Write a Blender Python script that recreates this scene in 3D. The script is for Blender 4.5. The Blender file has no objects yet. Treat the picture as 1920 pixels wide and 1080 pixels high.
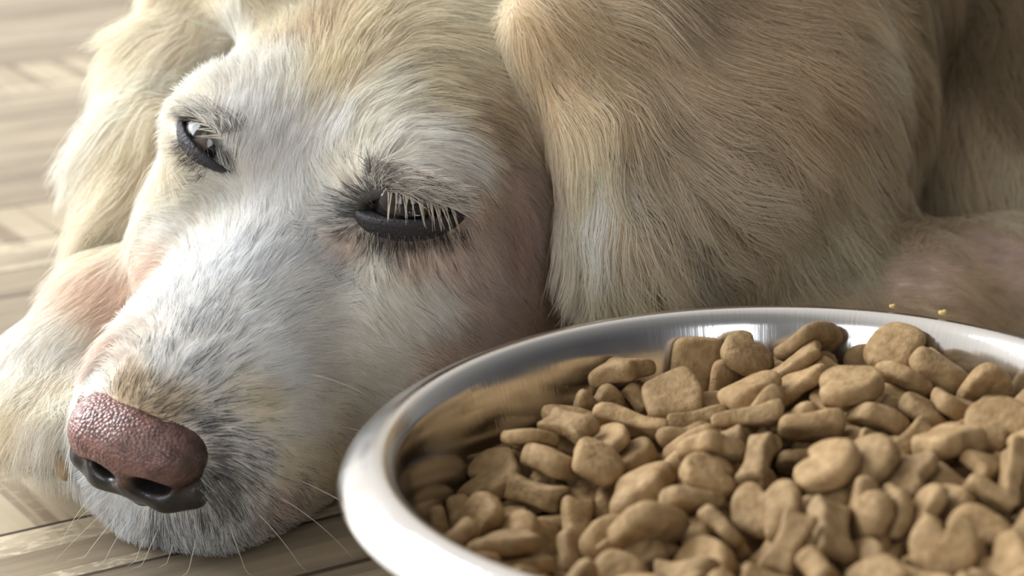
import bpy, math, random, time
import numpy as np
from mathutils import Vector
_T0 = time.time()
rng = np.random.default_rng(7)
random.seed(7)
FUR = True

# ------------------------------------------------------------------ camera
TH = math.radians(17.3)
FPX = 4300.0
CAM = np.array([0.0, 0.0, 0.28])
RT = np.array([1.0, 0, 0])
FW = np.array([0, math.cos(TH), -math.sin(TH)])
UP = np.array([0, math.sin(TH), math.cos(TH)])
scene = bpy.context.scene
cd = bpy.data.cameras.new('camera')
cam = bpy.data.objects.new('camera', cd)
scene.collection.objects.link(cam)
cam.location = CAM
cam.rotation_euler = (math.pi / 2 - TH, 0, 0)
cd.sensor_width = 36.0
cd.lens = FPX / 1920 * 36.0
cd.clip_start = 0.02
cd.dof.use_dof = True
cd.dof.focus_distance = 0.692
cd.dof.aperture_fstop = 11.0
scene.camera = cam
scene.view_settings.view_transform = 'Standard'
scene.view_settings.look = 'None'
scene.view_settings.gamma = 1
scene.view_settings.use_curve_mapping = False
scene.view_settings.exposure = 0.15

# ------------------------------------------------------------------ world
world = bpy.data.worlds.new('world')
scene.world = world
world.use_nodes = True
wn = world.node_tree
wn.nodes.clear()
w_out = wn.nodes.new('ShaderNodeOutputWorld')
w_bg = wn.nodes.new('ShaderNodeBackground')
w_tc = wn.nodes.new('ShaderNodeTexCoord')
w_dot = wn.nodes.new('ShaderNodeVectorMath'); w_dot.operation = 'DOT_PRODUCT'
wn.links.new(w_tc.outputs['Generated'], w_dot.inputs[0]); w_dot.inputs[1].default_value = (-.76, .55, .34)
w_mul = wn.nodes.new('ShaderNodeMath'); w_mul.operation = 'MULTIPLY_ADD'
wn.links.new(w_dot.outputs['Value'], w_mul.inputs[0]); w_mul.inputs[1].default_value = 0.5; w_mul.inputs[2].default_value = 0.5
w_ramp = wn.nodes.new('ShaderNodeValToRGB')
cr_ = w_ramp.color_ramp
cr_.elements[0].position = 0.12; cr_.elements[0].color = (0.07, 0.07, 0.075, 1)
cr_.elements[1].position = 0.96; cr_.elements[1].color = (1.22, 1.16, 1.08, 1)
el = cr_.elements.new(.55); el.color = (0.31, 0.30, 0.285, 1)
wn.links.new(w_mul.outputs[0], w_ramp.inputs[0])
wn.links.new(w_ramp.outputs[0], w_bg.inputs[0])
w_bg.inputs[1].default_value = 0.9
wn.links.new(w_bg.outputs[0], w_out.inputs[0])

def area_light(name, loc, target, sx, sy, power, color):
    ld = bpy.data.lights.new(name, 'AREA')
    ld.shape = 'RECTANGLE'; ld.size = sx; ld.size_y = sy; ld.energy = power; ld.color = color
    o = bpy.data.objects.new(name, ld)
    scene.collection.objects.link(o)
    o.location = loc
    o.rotation_euler = (Vector(target) - Vector(loc)).to_track_quat('-Z', 'Y').to_euler()
    return o
# large window back left of the dog; smaller ones behind the camera, inferred from reflections
area_light('window_light', (-1.9, 1.7, 1.25), (0, 0.7, 0.05), 1.8, 1.8, 128, (0.92, 0.97, 1.0))
area_light('window_light', (-1.35, -1.25, 0.75), (0.05, 0.6, 0.05), 0.9, 0.9, 14, (0.90, 0.95, 1.0))
area_light('window_light', (0.35, -1.9, 0.85), (0.05, 0.6, 0.05), 0.6, 0.8, 7, (0.90, 0.95, 1.0))

# ------------------------------------------------------------------ helpers
def W(px, py, d):
    """a point seen at pixel px,py that stands d metres in front of the camera"""
    return CAM + d * (FW + RT * (px - 960) / FPX + UP * (540 - py) / FPX)
def proj(P):
    D = P - CAM
    z = D @ FW
    return 960 + FPX * (D @ RT) / z, 540 - FPX * (D @ UP) / z, z

HS = 1.06
HT = np.array([-0.0656, 0.6913, 0.1003])
HX = np.array([0.90599928, -0.38672425, -0.17207456])   # towards the dog's left
HY = np.array([-0.41732317, -0.88406589, -0.21040168])  # towards the nose
HZ = np.array([0.07075782, -0.26243448, 0.96235205])    # towards the crown
def H(x, y, z):
    return HT + HS * 0.01 * (x * HX + y * HY + z * HZ)
def to_head(P):
    D = (P - HT) / (HS * 0.01)
    return np.stack([D @ HX, D @ HY, D @ HZ], -1)
HB = np.stack([HX, HY, HZ])          # rows
def frame(ax, up=(0, 0, 1)):
    """basis rows whose first axis is ax"""
    a = np.array(ax, float); a /= np.linalg.norm(a)
    c = np.cross(np.array(up, float), a); c /= np.linalg.norm(c)
    b = np.cross(a, c)
    return np.stack([a, c, b])

# ---- signed distance modelling -----------------------------------------
class Field:
    def __init__(s, xs, ys, zs):
        s.ax = (np.asarray(xs, np.float32), np.asarray(ys, np.float32), np.asarray(zs, np.float32))
        s.g = np.full([len(a) for a in s.ax], 1.0, np.float32)
    def _box(s, lo, hi):
        sl = []
        for a, l, h in zip(s.ax, lo, hi):
            i, j = np.searchsorted(a, l), np.searchsorted(a, h)
            sl.append(slice(max(i - 1, 0), min(j + 1, len(a))))
        return tuple(sl)
    def op(s, fn, lo, hi, k=0.006, sub=False):
        pad = k * 1.5 + 0.004
        sl = s._box(np.array(lo) - pad, np.array(hi) + pad)
        X, Y, Z = np.meshgrid(*[a[q] for a, q in zip(s.ax, sl)], indexing='ij')
        if X.size == 0: return
        d = fn(X, Y, Z).astype(np.float32)
        c = s.g[sl]
        if sub:
            d = -d
            h = np.clip(0.5 - 0.5 * (d - c) / k, 0, 1) if k > 0 else None
            s.g[sl] = np.maximum(c, d) if k <= 0 else -( (-c) * h + (-d) * (1 - h) - k * h * (1 - h))
        else:
            h = np.clip(0.5 + 0.5 * (c - d) / k, 0, 1)
            s.g[sl] = c * (1 - h) + d * h - k * h * (1 - h)
    def ell(s, c, r, B=np.eye(3), k=0.006, sub=False):
        c = np.array(c, float); r = np.array(r, float); R = np.abs(B.T) @ r
        def fn(X, Y, Z):
            dx, dy, dz = X - c[0], Y - c[1], Z - c[2]
            p = [(B[i, 0] * dx + B[i, 1] * dy + B[i, 2] * dz) for i in range(3)]
            k0 = np.sqrt(sum((p[i] / r[i]) ** 2 for i in range(3)))
            k1 = np.sqrt(sum((p[i] / r[i] ** 2) ** 2 for i in range(3)))
            return k0 * (k0 - 1) / np.maximum(k1, 1e-9)
        s.op(fn, c - R, c + R, k, sub)
    def cone(s, a, b, ra, rb, k=0.006, sub=False, sq=(1, 1), B=None):
        a = np.array(a, float); b = np.array(b, float); L = b - a; LL = L @ L
        m = max(ra, rb)
        def fn(X, Y, Z):
            t = np.clip(((X - a[0]) * L[0] + (Y - a[1]) * L[1] + (Z - a[2]) * L[2]) / LL, 0, 1)
            dx, dy, dz = X - a[0] - t * L[0], Y - a[1] - t * L[1], Z - a[2] - t * L[2]
            return np.sqrt(dx * dx + dy * dy + dz * dz) - (ra + (rb - ra) * t)
        s.op(fn, np.minimum(a, b) - m, np.maximum(a, b) + m, k, sub)
    def path(s, pts, rs, k=0.006, sub=False):
        for i in range(len(pts) - 1):
            s.cone(pts[i], pts[i + 1], rs[i], rs[i + 1], k, sub)
    def sample(s, P):
        out_i = []; out_f = []
        for q in range(3):
            a = s.ax[q]
            i = np.clip(np.searchsorted(a, P[:, q]) - 1, 0, len(a) - 2)
            out_i.append(i); out_f.append(np.clip((P[:, q] - a[i]) / (a[i + 1] - a[i]), 0, 1))
        i, j, l = out_i; u, v, w = out_f; g = s.g
        c00 = g[i, j, l] * (1 - u) + g[i + 1, j, l] * u
        c10 = g[i, j + 1, l] * (1 - u) + g[i + 1, j + 1, l] * u
        c01 = g[i, j, l + 1] * (1 - u) + g[i + 1, j, l + 1] * u
        c11 = g[i, j + 1, l + 1] * (1 - u) + g[i + 1, j + 1, l + 1] * u
        return (c00 * (1 - v) + c10 * v) * (1 - w) + (c01 * (1 - v) + c11 * v) * w
    def grad(s, P, e=0.002):
        G = np.stack([s.sample(P + np.eye(3)[q] * e) - s.sample(P - np.eye(3)[q] * e) for q in range(3)], -1)
        return G / np.maximum(np.linalg.norm(G, axis=1, keepdims=True), 1e-9)
    def nets(s):
        g = s.g; ins = g < 0
        nx, ny, nz = g.shape
        cnt = np.zeros((nx - 1, ny - 1, nz - 1), np.uint8)
        for a in (0, 1):
            for b in (0, 1):
                for c in (0, 1):
                    cnt += ins[a:nx - 1 + a, b:ny - 1 + b, c:nz - 1 + c]
        cell = (cnt > 0) & (cnt < 8)
        ci = np.argwhere(cell)
        idx = np.full(cell.shape, -1, np.int32)
        idx[cell] = np.arange(len(ci))
        acc = np.zeros((len(ci), 3)); n = np.zeros(len(ci))
        A = s.ax
        for d in range(3):
            for o1 in (0, 1):
                for o2 in (0, 1):
                    off0 = [0, 0, 0]; e = [q for q in range(3) if q != d]
                    off0[e[0]] = o1; off0[e[1]] = o2
                    off1 = list(off0); off1[d] = 1
                    p0 = ci + off0; p1 = ci + off1
                    v0 = g[tuple(p0.T)]; v1 = g[tuple(p1.T)]
                    m = (v0 < 0) != (v1 < 0)
                    t = np.where(m, v0 / np.where(m, v0 - v1, 1), 0)
                    q0 = np.stack([A[q][p0[:, q]] for q in range(3)], -1)
                    q1 = np.stack([A[q][p1[:, q]] for q in range(3)], -1)
                    acc += np.where(m[:, None], q0 + (q1 - q0) * t[:, None], 0); n += m
        V = acc / n[:, None]
        F = []
        for d in range(3):
            e = [q for q in range(3) if q != d]
            sl0 = [slice(1, -1)] * 3; sl1 = [slice(1, -1)] * 3
            sl0[d] = slice(0, -1); sl1[d] = slice(1, None)
            a = ins[tuple(sl0)]; b = ins[tuple(sl1)]
            E = np.argwhere(a != b)
            flip = a[tuple(E.T)]
            base = E.copy()
            for q in e: base[:, q] += 1
            def cellat(o1, o2):
                c = base.copy(); c[:, e[0]] += o1; c[:, e[1]] += o2
                return idx[tuple(c.T)]
            q = np.stack([cellat(-1, -1), cellat(0, -1), cellat(0, 0), cellat(-1, 0)], -1)
            if d == 1: flip = ~flip
            q[~flip] = q[~flip][:, ::-1]
            F.append(q)
        F = np.concatenate(F)
        F = F[(F >= 0).all(1)]
        return V, F

def mesh_np(name, V, F, mat=None, smooth=True):
    me = bpy.data.meshes.new(name)
    k = F.shape[1]
    me.vertices.add(len(V)); me.vertices.foreach_set('co', np.asarray(V, np.float32).ravel())
    me.loops.add(F.size); me.loops.foreach_set('vertex_index', F.astype(np.int32).ravel())
    me.polygons.add(len(F)); me.polygons.foreach_set('loop_start', np.arange(0, F.size, k, dtype=np.int32))
    me.update(calc_edges=True)
    me.validate()
    if smooth: me.shade_smooth()
    if mat: me.materials.append(mat)
    return me
def link(name, data, parent=None):
    o = bpy.data.objects.new(name, data)
    scene.collection.objects.link(o)
    if parent is not None: o.parent = parent
    return o
def spaced(segs):
    """uneven axis: list of (start, stop, step)"""
    out = [segs[0][0]]
    for a, b, h in segs:
        n = max(1, int(round((b - a) / h)))
        out += list(np.linspace(a, b, n + 1)[1:])
    return np.array(out)
def vcolor(me, name, C):
    at = me.color_attributes.new(name, 'FLOAT_COLOR', 'POINT')
    C = np.concatenate([C, np.ones((len(C), 1))], 1).astype(np.float32)
    at.data.foreach_set('color', C.ravel())

# ---- material helpers ---------------------------------------------------
def mat(name, base=(0.8, 0.8, 0.8), rough=0.5, metal=0.0, **kw):
    m = bpy.data.materials.new(name); m.use_nodes = True
    b = m.node_tree.nodes['Principled BSDF']
    b.inputs['Base Color'].default_value = (*base, 1)
    b.inputs['Roughness'].default_value = rough
    b.inputs['Metallic'].default_value = metal
    for k, v in kw.items(): b.inputs[k].default_value = v
    return m, m.node_tree, b
def node(nt, t, **kw):
    n = nt.nodes.new('ShaderNode' + t)
    for k, v in kw.items():
        if k.startswith('i_'):
            key = k[2:]
            n.inputs[int(key) if key.isdigit() else key.replace('_', ' ')].default_value = v
        else: setattr(n, k, v)
    return n
def bump_noise(nt, b, scale, strength, dist=0.001, detail=3, coord='Object'):
    tc = node(nt, 'TexCoord'); nz = node(nt, 'TexNoise', i_Scale=scale, i_Detail=detail)
    nt.links.new(tc.outputs[coord], nz.inputs['Vector'])
    bp = node(nt, 'Bump', i_Strength=strength, i_Distance=dist)
    nt.links.new(nz.outputs[0], bp.inputs['Height']); nt.links.new(bp.outputs[0], b.inputs['Normal'])
    return nz, bp

# ------------------------------------------------------------------ dog body
body = Field(spaced([(-0.22, -0.16, .004), (-0.16, 0.06, .0018), (0.06, 0.24, .0032), (0.24, 0.56, .008)]),
             spaced([(0.50, 0.56, .004), (0.56, 0.77, .0018), (0.77, 0.95, .0035), (0.95, 1.55, .01)]),
             spaced([(-0.006, 0.004, .002), (0.004, 0.17, .0018), (0.17, 0.36, .005)]))
c_ = 0.01 * HS
def hell(x, y, z, rx, ry, rz, k=.012, sub=False, pitch=0, f=None):
    f = f or body
    B = HB
    if pitch:
        a = math.radians(pitch)
        B = np.stack([HX, math.cos(a) * HY + math.sin(a) * HZ, -math.sin(a) * HY + math.cos(a) * HZ])
    f.ell(H(x, y, z), (rx * c_, ry * c_, rz * c_), B, k, sub)
def hcone(a, b, ra, rb, k=.012, sub=False, f=None):
    (f or body).cone(H(*a), H(*b), ra * c_, rb * c_, k, sub)
# skull, brow, muzzle, jaw
hell(0, -6.3, -1.8, 5.6, 6.6, 4.9)
for sx in (1, -1):
    hell(sx * 2.5, -2.0, -.2, 2.4, 2.6, 1.9, k=.014)
    hell(sx * 3.5, -1.5, .1, 1.5, 1.6, 1.1, k=.012)
    hell(sx * 3.1, -.2, -3.1, 1.6, 2.8, 1.7, k=.016)
    hell(sx * 3.7, -3.2, -5.4, 2.6, 5.0, 4.6, k=.02)
    hell(sx * 1.7, 3.9, -5.6, 1.9, 4.8, 3.6, k=.016)
hcone((0, -1.5, -4.0), (0, 6.3, -4.7), 3.2, 2.4)
hcone((0, -.8, -2.0), (0, 7.2, -4.0), 1.9, 1.6, k=.014)
hcone((0, 5.9, -7.8), (1.8, 0, -8.2), 1.65, 2.2, k=.012)
hcone((1.8, 0, -8.0), (3.4, -6, -7.6), 2.2, 2.8, k=.014)
hcone((0, 5.9, -7.8), (-1.2, 0, -8.2), 1.65, 2.2, k=.012)
hell(0, 7.1, -6.7, 2.2, 1.5, 1.6, k=.01)
# neck, ruff, torso, shoulder
nk = H(0, -9.5, -3)
body.path([nk, W(1200, 60, .84), W(1480, -180, .95)], [.062, .085, .09], k=.03)
body.path([W(1250, 330, .83), W(1400, 230, .84)], [.055, .052], k=.03)
body.path([W(1280, 540, .80), W(1500, 480, .82)], [.030, .040], k=.02)
body.path([W(1480, -180, .97), W(1900, -290, 1.2), W(2500, -250, 1.35)], [.10, .11, .10], k=.04)
# folded foreleg feathering on the right
body.path([W(1820, 20, .91), W(1830, 350, .875)], [.035, .034], k=.008)
# near forearm lying behind the bowl
body.path([W(1480, 665, .775), W(1700, 600, .80), W(2000, 545, .86), W(2200, 470, .91), W(2420, 430, .97), W(2560, 440, .98)], [.022, .028, .034, .034, .026, .022], k=.012)
# far foreleg and paw left of the muzzle
body.path([W(420, 560, .80), W(250, 610, .765), W(120, 720, .745)], [.026, .024, .023], k=.01)
for (a, b) in (((60, 745, .735), (15, 800, .705)), ((100, 745, .735), (65, 820, .70)), ((135, 745, .735), (125, 825, .70)), ((160, 745, .74), (178, 805, .705))):
    body.path([W(*a), W(*b)], [.014, .009], k=.006)
# the other paw, mostly under the head beside the bowl
body.path([H(3.5, -2, -8.2), W(815, 1062, .645)], [.016, .008], k=.01)
# ears
body.path([H(-4.6, -7.5, 1.6), W(400, -40, .82), W(345, 130, .81), W(305, 270, .80), W(250, 390, .785), W(190, 450, .78)], [.020, .015, .017, .018, .013, .005], k=.01)
body.path([W(345, 130, .81), W(300, 330, .795), W(290, 395, .785)], [.012, .012, .007], k=.01)
body.path([H(4.4, -8.0, 2.0), W(1020, 40, .735), W(1135, 250, .728), W(1165, 420, .73), W(1170, 530, .74)], [.016, .009, .014, .016, .012], k=.012)
body.path([W(1130, 120, .745), W(1300, 300, .75), W(1330, 470, .76)], [.02, .03, .018], k=.014)
body.path([W(1220, 60, .78), W(1380, 200, .785), W(1430, 370, .785), W(1410, 470, .78)], [.035, .036, .026, .018], k=.025)

# eyes: sockets are carved where the eyeballs sit
EYE_R = 1.12
EYES = {'near': dict(c=(3.40, -.42, .08), inn=(2.40, 1.2, -.32), out=(5.05, -.35, -.10), h=.34, s=1.0, w=.86, low=.62),
        'far': dict(c=(-3.05, -.62, .0), inn=(-2.4, 1.35, .12), out=(-4.3, -.25, .36), h=.30, s=.80, w=1.0, low=.36)}
for e in EYES.values():
    C = H(*e['c']); I = H(*e['inn']); O = H(*e['out'])
    A = (O - I); A /= np.linalg.norm(A)
    N = (I + O) / 2 - C; N += .5 * c_ * HZ; N -= (N @ A) * A; N /= np.linalg.norm(N)
    Bv = np.cross(N, A); Bv *= np.sign(Bv @ HZ)
    e.update(C=C, A=A, N=N, B=Bv, mid=((I + O) / 2 - C) @ A)
    M3 = np.stack([A, N, Bv])
    body.ell(C + N * .006 - Bv * .0012, (.0140 * e['s'] / e['w'] ** .7, .0115, .0042 * e['s']), M3, .003, True)
body.ell(H(0, 8.9, -4.3), (.016, .012, .013), HB, .003, True)
# floor plane keeps everything resting on the ground
Zg = np.meshgrid(*body.ax, indexing='ij')[2]
body.g = np.maximum(body.g, 0.0012 - Zg).astype(np.float32); del Zg
V, F = body.nets()
print('body', len(V), time.time() - _T0)
body_me = mesh_np('dog', V, F)
dog = link('dog', body_me)

# eyelids
def lid_edges(a, e):
    k = e['h'] / .26
    a = a * e['w']
    return -.20 + .06 * a * a, -.20 + k * (.56 - .24 * a - .14 * a * a)
def eyelid(e):
    C = e['C']; s = .021
    f = Field(*[np.arange(C[q] - s, C[q] + s, .0004) for q in range(3)])
    M3 = np.stack([e['A'], e['N'], e['B']])
    X, Y, Z = np.meshgrid(*f.ax, indexing='ij')
    D = np.stack([X - C[0], Y - C[1], Z - C[2]], -1) @ M3.T / c_      # cm-ish units in (a, n, b)
    a, n, b = D[..., 0] - e['mid'] / c_ * .6, D[..., 1], D[..., 2]
    r = np.sqrt((D ** 2).sum(-1))
    lo, hi = lid_edges(a, e)
    op = np.maximum(b - hi, lo - b)
    lid = np.sqrt((D[..., 0] * .80) ** 2 + n ** 2 + b ** 2) - (EYE_R + .26)
    roll = np.sqrt(np.minimum(op - .13, 0) ** 2 + 0) * .5            # rolled lid edge
    d = np.maximum(lid + roll, EYE_R + .01 - r)
    d = np.maximum(d, -op)
    outer = np.sqrt((a / (1.62 / e['w'])) ** 2 + (np.where(b > 0, b / .66, b / (.80 + .4 * (e['low'] - .36)))) ** 2) - e['s']
    d = np.maximum(d, outer * .8)
    d = np.maximum(d, -n - .1)
    f.g = (d * c_).astype(np.float32)
    V, F = f.nets()
    return V, F
m_lid, nt, b = mat('eyelid_skin', (.026, .024, .027), .6)
b.inputs['Specular IOR Level'].default_value = .3
nz_, _b = bump_noise(nt, b, 900, .9, .0008)
rp_ = node(nt, 'ValToRGB'); rp_.color_ramp.elements[0].position = .35; rp_.color_ramp.elements[0].color = (.014, .012, .014, 1); rp_.color_ramp.elements[1].position = .7; rp_.color_ramp.elements[1].color = (.060, .055, .060, 1)
nz2_ = node(nt, 'TexNoise', i_Scale=180.0, i_Detail=5); nt.links.new(nz2_.outputs[0], rp_.inputs[0]); nt.links.new(rp_.outputs[0], b.inputs['Base Color'])
m_sclera, nt, b = mat('eye_white', (.012, .009, .008), .1)
m_iris, nt, b = mat('brown_iris', (.022, .012, .008), .08)
m_iris_far, nt, b = mat('grey_brown_iris', (.11, .08, .065), .1)
m_pupil, nt, b = mat('pupil', (.004, .004, .006), .05)
m_cornea, nt, b = mat('cornea', (1, 1, 1), .02)
b.inputs['Transmission Weight'].default_value = 1.0
b.inputs['IOR'].default_value = 1.2

def sphere(R, nu=40, nv=28, fn=None, v0=0.0, v1=math.pi):
    P = []; Fs = []
    for j in range(nv + 1):
        v = v0 + (v1 - v0) * j / nv
        for i in range(nu):
            u = 2 * math.pi * i / nu
            P.append((R * math.sin(v) * math.cos(u), R * math.sin(v) * math.sin(u), R * math.cos(v)))
    for j in range(nv):
        for i in range(nu):
            Fs.append((j * nu + i, (j + 1) * nu + i, (j + 1) * nu + (i + 1) % nu, j * nu + (i + 1) % nu))
    return np.array(P), np.array(Fs)
for key, e in EYES.items():
    g = e['N'] * 1.0
    gaze = (e['N'] + (.10 if key == 'near' else .1) * HY - (.12 if key == 'near' else -.05) * HZ + (0 if key == 'near' else .35) * e['A'])
    if key == 'far': gaze = e['N'] + .1 * e['B'] - .05 * e['A']
    gaze /= np.linalg.norm(gaze)
    fr = frame(gaze); Bz = np.stack([fr[1], fr[2], fr[0]])        # columns: local z looks along gaze
    P, Fq = sphere(EYE_R * c_)
    eye = link('eye', mesh_np('eye', P @ Bz + e['C'], Fq, m_sclera), dog)
    m_i = m_iris if key == 'near' else m_iris_far
    P, Fq = sphere(EYE_R * c_ * 1.006, 40, 8, v0=math.radians(16), v1=math.radians(40))
    link('iris', mesh_np('iris', P @ Bz + e['C'], Fq, m_i), eye)
    P, Fq = sphere(EYE_R * c_ * 1.008, 40, 6, v0=0, v1=math.radians(18))
    link('pupil', mesh_np('pupil', P @ Bz + e['C'], Fq, m_pupil), eye)
    P, Fq = sphere(EYE_R * c_ * .78, 40, 12, v0=0, v1=math.radians(58))
    P[:, 2] += EYE_R * c_ * .36
    if key == 'far': link('cornea', mesh_np('cornea', P @ Bz + e['C'], Fq, m_cornea), eye)
    Vl, Fl = eyelid(e)
    link('eyelid', mesh_np('eyelid', Vl, Fl, m_lid), dog)

# nose leather
nc = H(0, 8.6, -4.3)
nf = Field(*[np.arange(nc[q] - .030, nc[q] + .030, .0006) for q in range(3)])
K = dict(f=nf)
hell(-.2, 8.5, -4.05, 1.75, 1.40, 1.20, k=.004, **K)
for sx in (1, -1):
    q = 1.02 if sx > 0 else 1.40
    hell(sx * q, 8.45, -4.12, .98, 1.18, 1.02, k=.006, **K)
    hell(sx * .78, 8.75, -5.35, .88, .68, .74, k=.004, **K)
hcone((0, 8.95, -5.0), (0, 8.65, -6.0), .72, .40, k=.004, **K)
for sx in (1, -1):
    q = 0 if sx > 0 else .35
    # nostril and the slit curling out round the wing
    hell(sx * (.72 + q * .6), 9.6, -4.86, .52, 1.35, .36, k=.003, sub=True, **K)
    pts_ = [(sx * (.9 + q), 9.8, -5.02), (sx * (1.5 + q), 9.55, -5.12), (sx * (2.05 + q), 8.95, -4.75), (sx * (2.2 + q), 8.35, -4.1)]
    nf.path([H(*p_) for p_ in pts_], [.19 * c_, .16 * c_, .15 * c_, .12 * c_], .002, True)
    pts_ = [(sx * (.9 + q), 8.9, -5.55), (sx * (1.6 + q), 8.6, -5.35), (sx * (2.05 + q), 8.1, -4.7), (sx * (2.1 + q), 7.8, -4.0)]
    nf.path([H(*p_) for p_ in pts_], [.45 * c_, .42 * c_, .36 * c_, .25 * c_], .003)
hcone((0, 10.1, -4.5), (0, 9.45, -6.3), .09, .15, k=.002, sub=True, **K)
Vn, Fn = nf.nets()
def nose_fit(P, inv=False):
    d = P - nc; z = (d @ HZ)[:, None] * HZ; r = d - z
    return nc + (r / .97 + z / .89 if inv else r * .97 + z * .89)
Vn = nose_fit(Vn)
m_nose, nt, b = mat('nose_leather', (.2, .1, .09), .3)
nose_me = mesh_np('nose', Vn, Fn, m_nose)
nose = link('nose', nose_me, dog)
Q = to_head(nose_fit(Vn, True))
ns = np.sin(Q @ np.array([3.1, 2.2, 1.7]) * 1.9) * .5 + np.sin(Q @ np.array([-2.0, 1.1, 4.3]) * 1.3 + 1) * .5
w = 1 / (1 + np.exp(-(Q[:, 2] + 4.82 + .10 * ns + .1 * (np.abs(Q[:, 0]) < .4)) * 9))
edge = 1 / (1 + np.exp(-(Q[:, 0] - 1.45 + .25 * ns) * 4))
w = w * (1 - .85 * edge)
pink = np.array([.215, .112, .095]) * (1 - .22 * np.clip(ns, 0, 1))[:, None] + np.array([.05, .01, .01]) * np.clip(-Q[:, 0:1] / 2, 0, 1)
dark = np.array([.016, .014, .014])
for sx, q in ((1, 0), (-1, .35)):
    dq = (((Q - np.array([sx * (.72 + q * .6), 9.3, -4.90])) / np.array([.66, 1.0, .46])) ** 2).sum(1)
    w = w * (1 - np.exp(-dq ** 2 * .8))
vcolor(nose_me, 'tint', dark * (1 - w[:, None]) + pink * w[:, None])
at = node(nt, 'VertexColor', layer_name='tint')
tc = node(nt, 'TexCoord'); vo = node(nt, 'TexVoronoi', i_Scale=900.0); nz = node(nt, 'TexNoise', i_Scale=260.0, i_Detail=4)
nt.links.new(tc.outputs['Object'], vo.inputs['Vector']); nt.links.new(tc.outputs['Object'], nz.inputs['Vector'])
mx = node(nt, 'Mix', data_type='RGBA', blend_type='MULTIPLY', i_0=.55)
rp = node(nt, 'ValToRGB'); rp.color_ramp.elements[0].position = .38; rp.color_ramp.elements[0].color = (.25, .22, .22, 1); rp.color_ramp.elements[1].position = .55
nt.links.new(nz.outputs[0], rp.inputs[0])
nt.links.new(at.outputs[0], mx.inputs[6]); nt.links.new(rp.outputs[0], mx.inputs[7]); nt.links.new(mx.outputs[2], b.inputs['Base Color'])
bp = node(nt, 'Bump', i_Strength=.8, i_Distance=.0005); bp.invert = True
sp_ = node(nt, 'SeparateColor'); mr_ = node(nt, 'MapRange'); mr_.inputs[1].default_value = .02; mr_.inputs[2].default_value = .2; mr_.inputs[3].default_value = .12; mr_.inputs[4].default_value = .8
nt.links.new(at.outputs[0], sp_.inputs[0]); nt.links.new(sp_.outputs[0], mr_.inputs[0]); nt.links.new(mr_.outputs[0], bp.inputs['Strength'])
nt.links.new(vo.outputs['Distance'], bp.inputs['Height']); nt.links.new(bp.outputs[0], b.inputs['Normal'])

# ------------------------------------------------------------------ coat
from mathutils.bvhtree import BVHTree
from mathutils.kdtree import KDTree
bvh = BVHTree.FromPolygons([tuple(v) for v in V], [tuple(int(i) for i in f) for f in F])
CW = (.92, .92, .91); CC = (.87, .79, .63); CT = (.75, .635, .465); CG = (.46, .36, .235); CP = (.82, .69, .60)
CI = (.90, .87, .81); CE = (.90, .82, .69); CB = (.67, .545, .385); CR = (.72, .55, .45)
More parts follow.
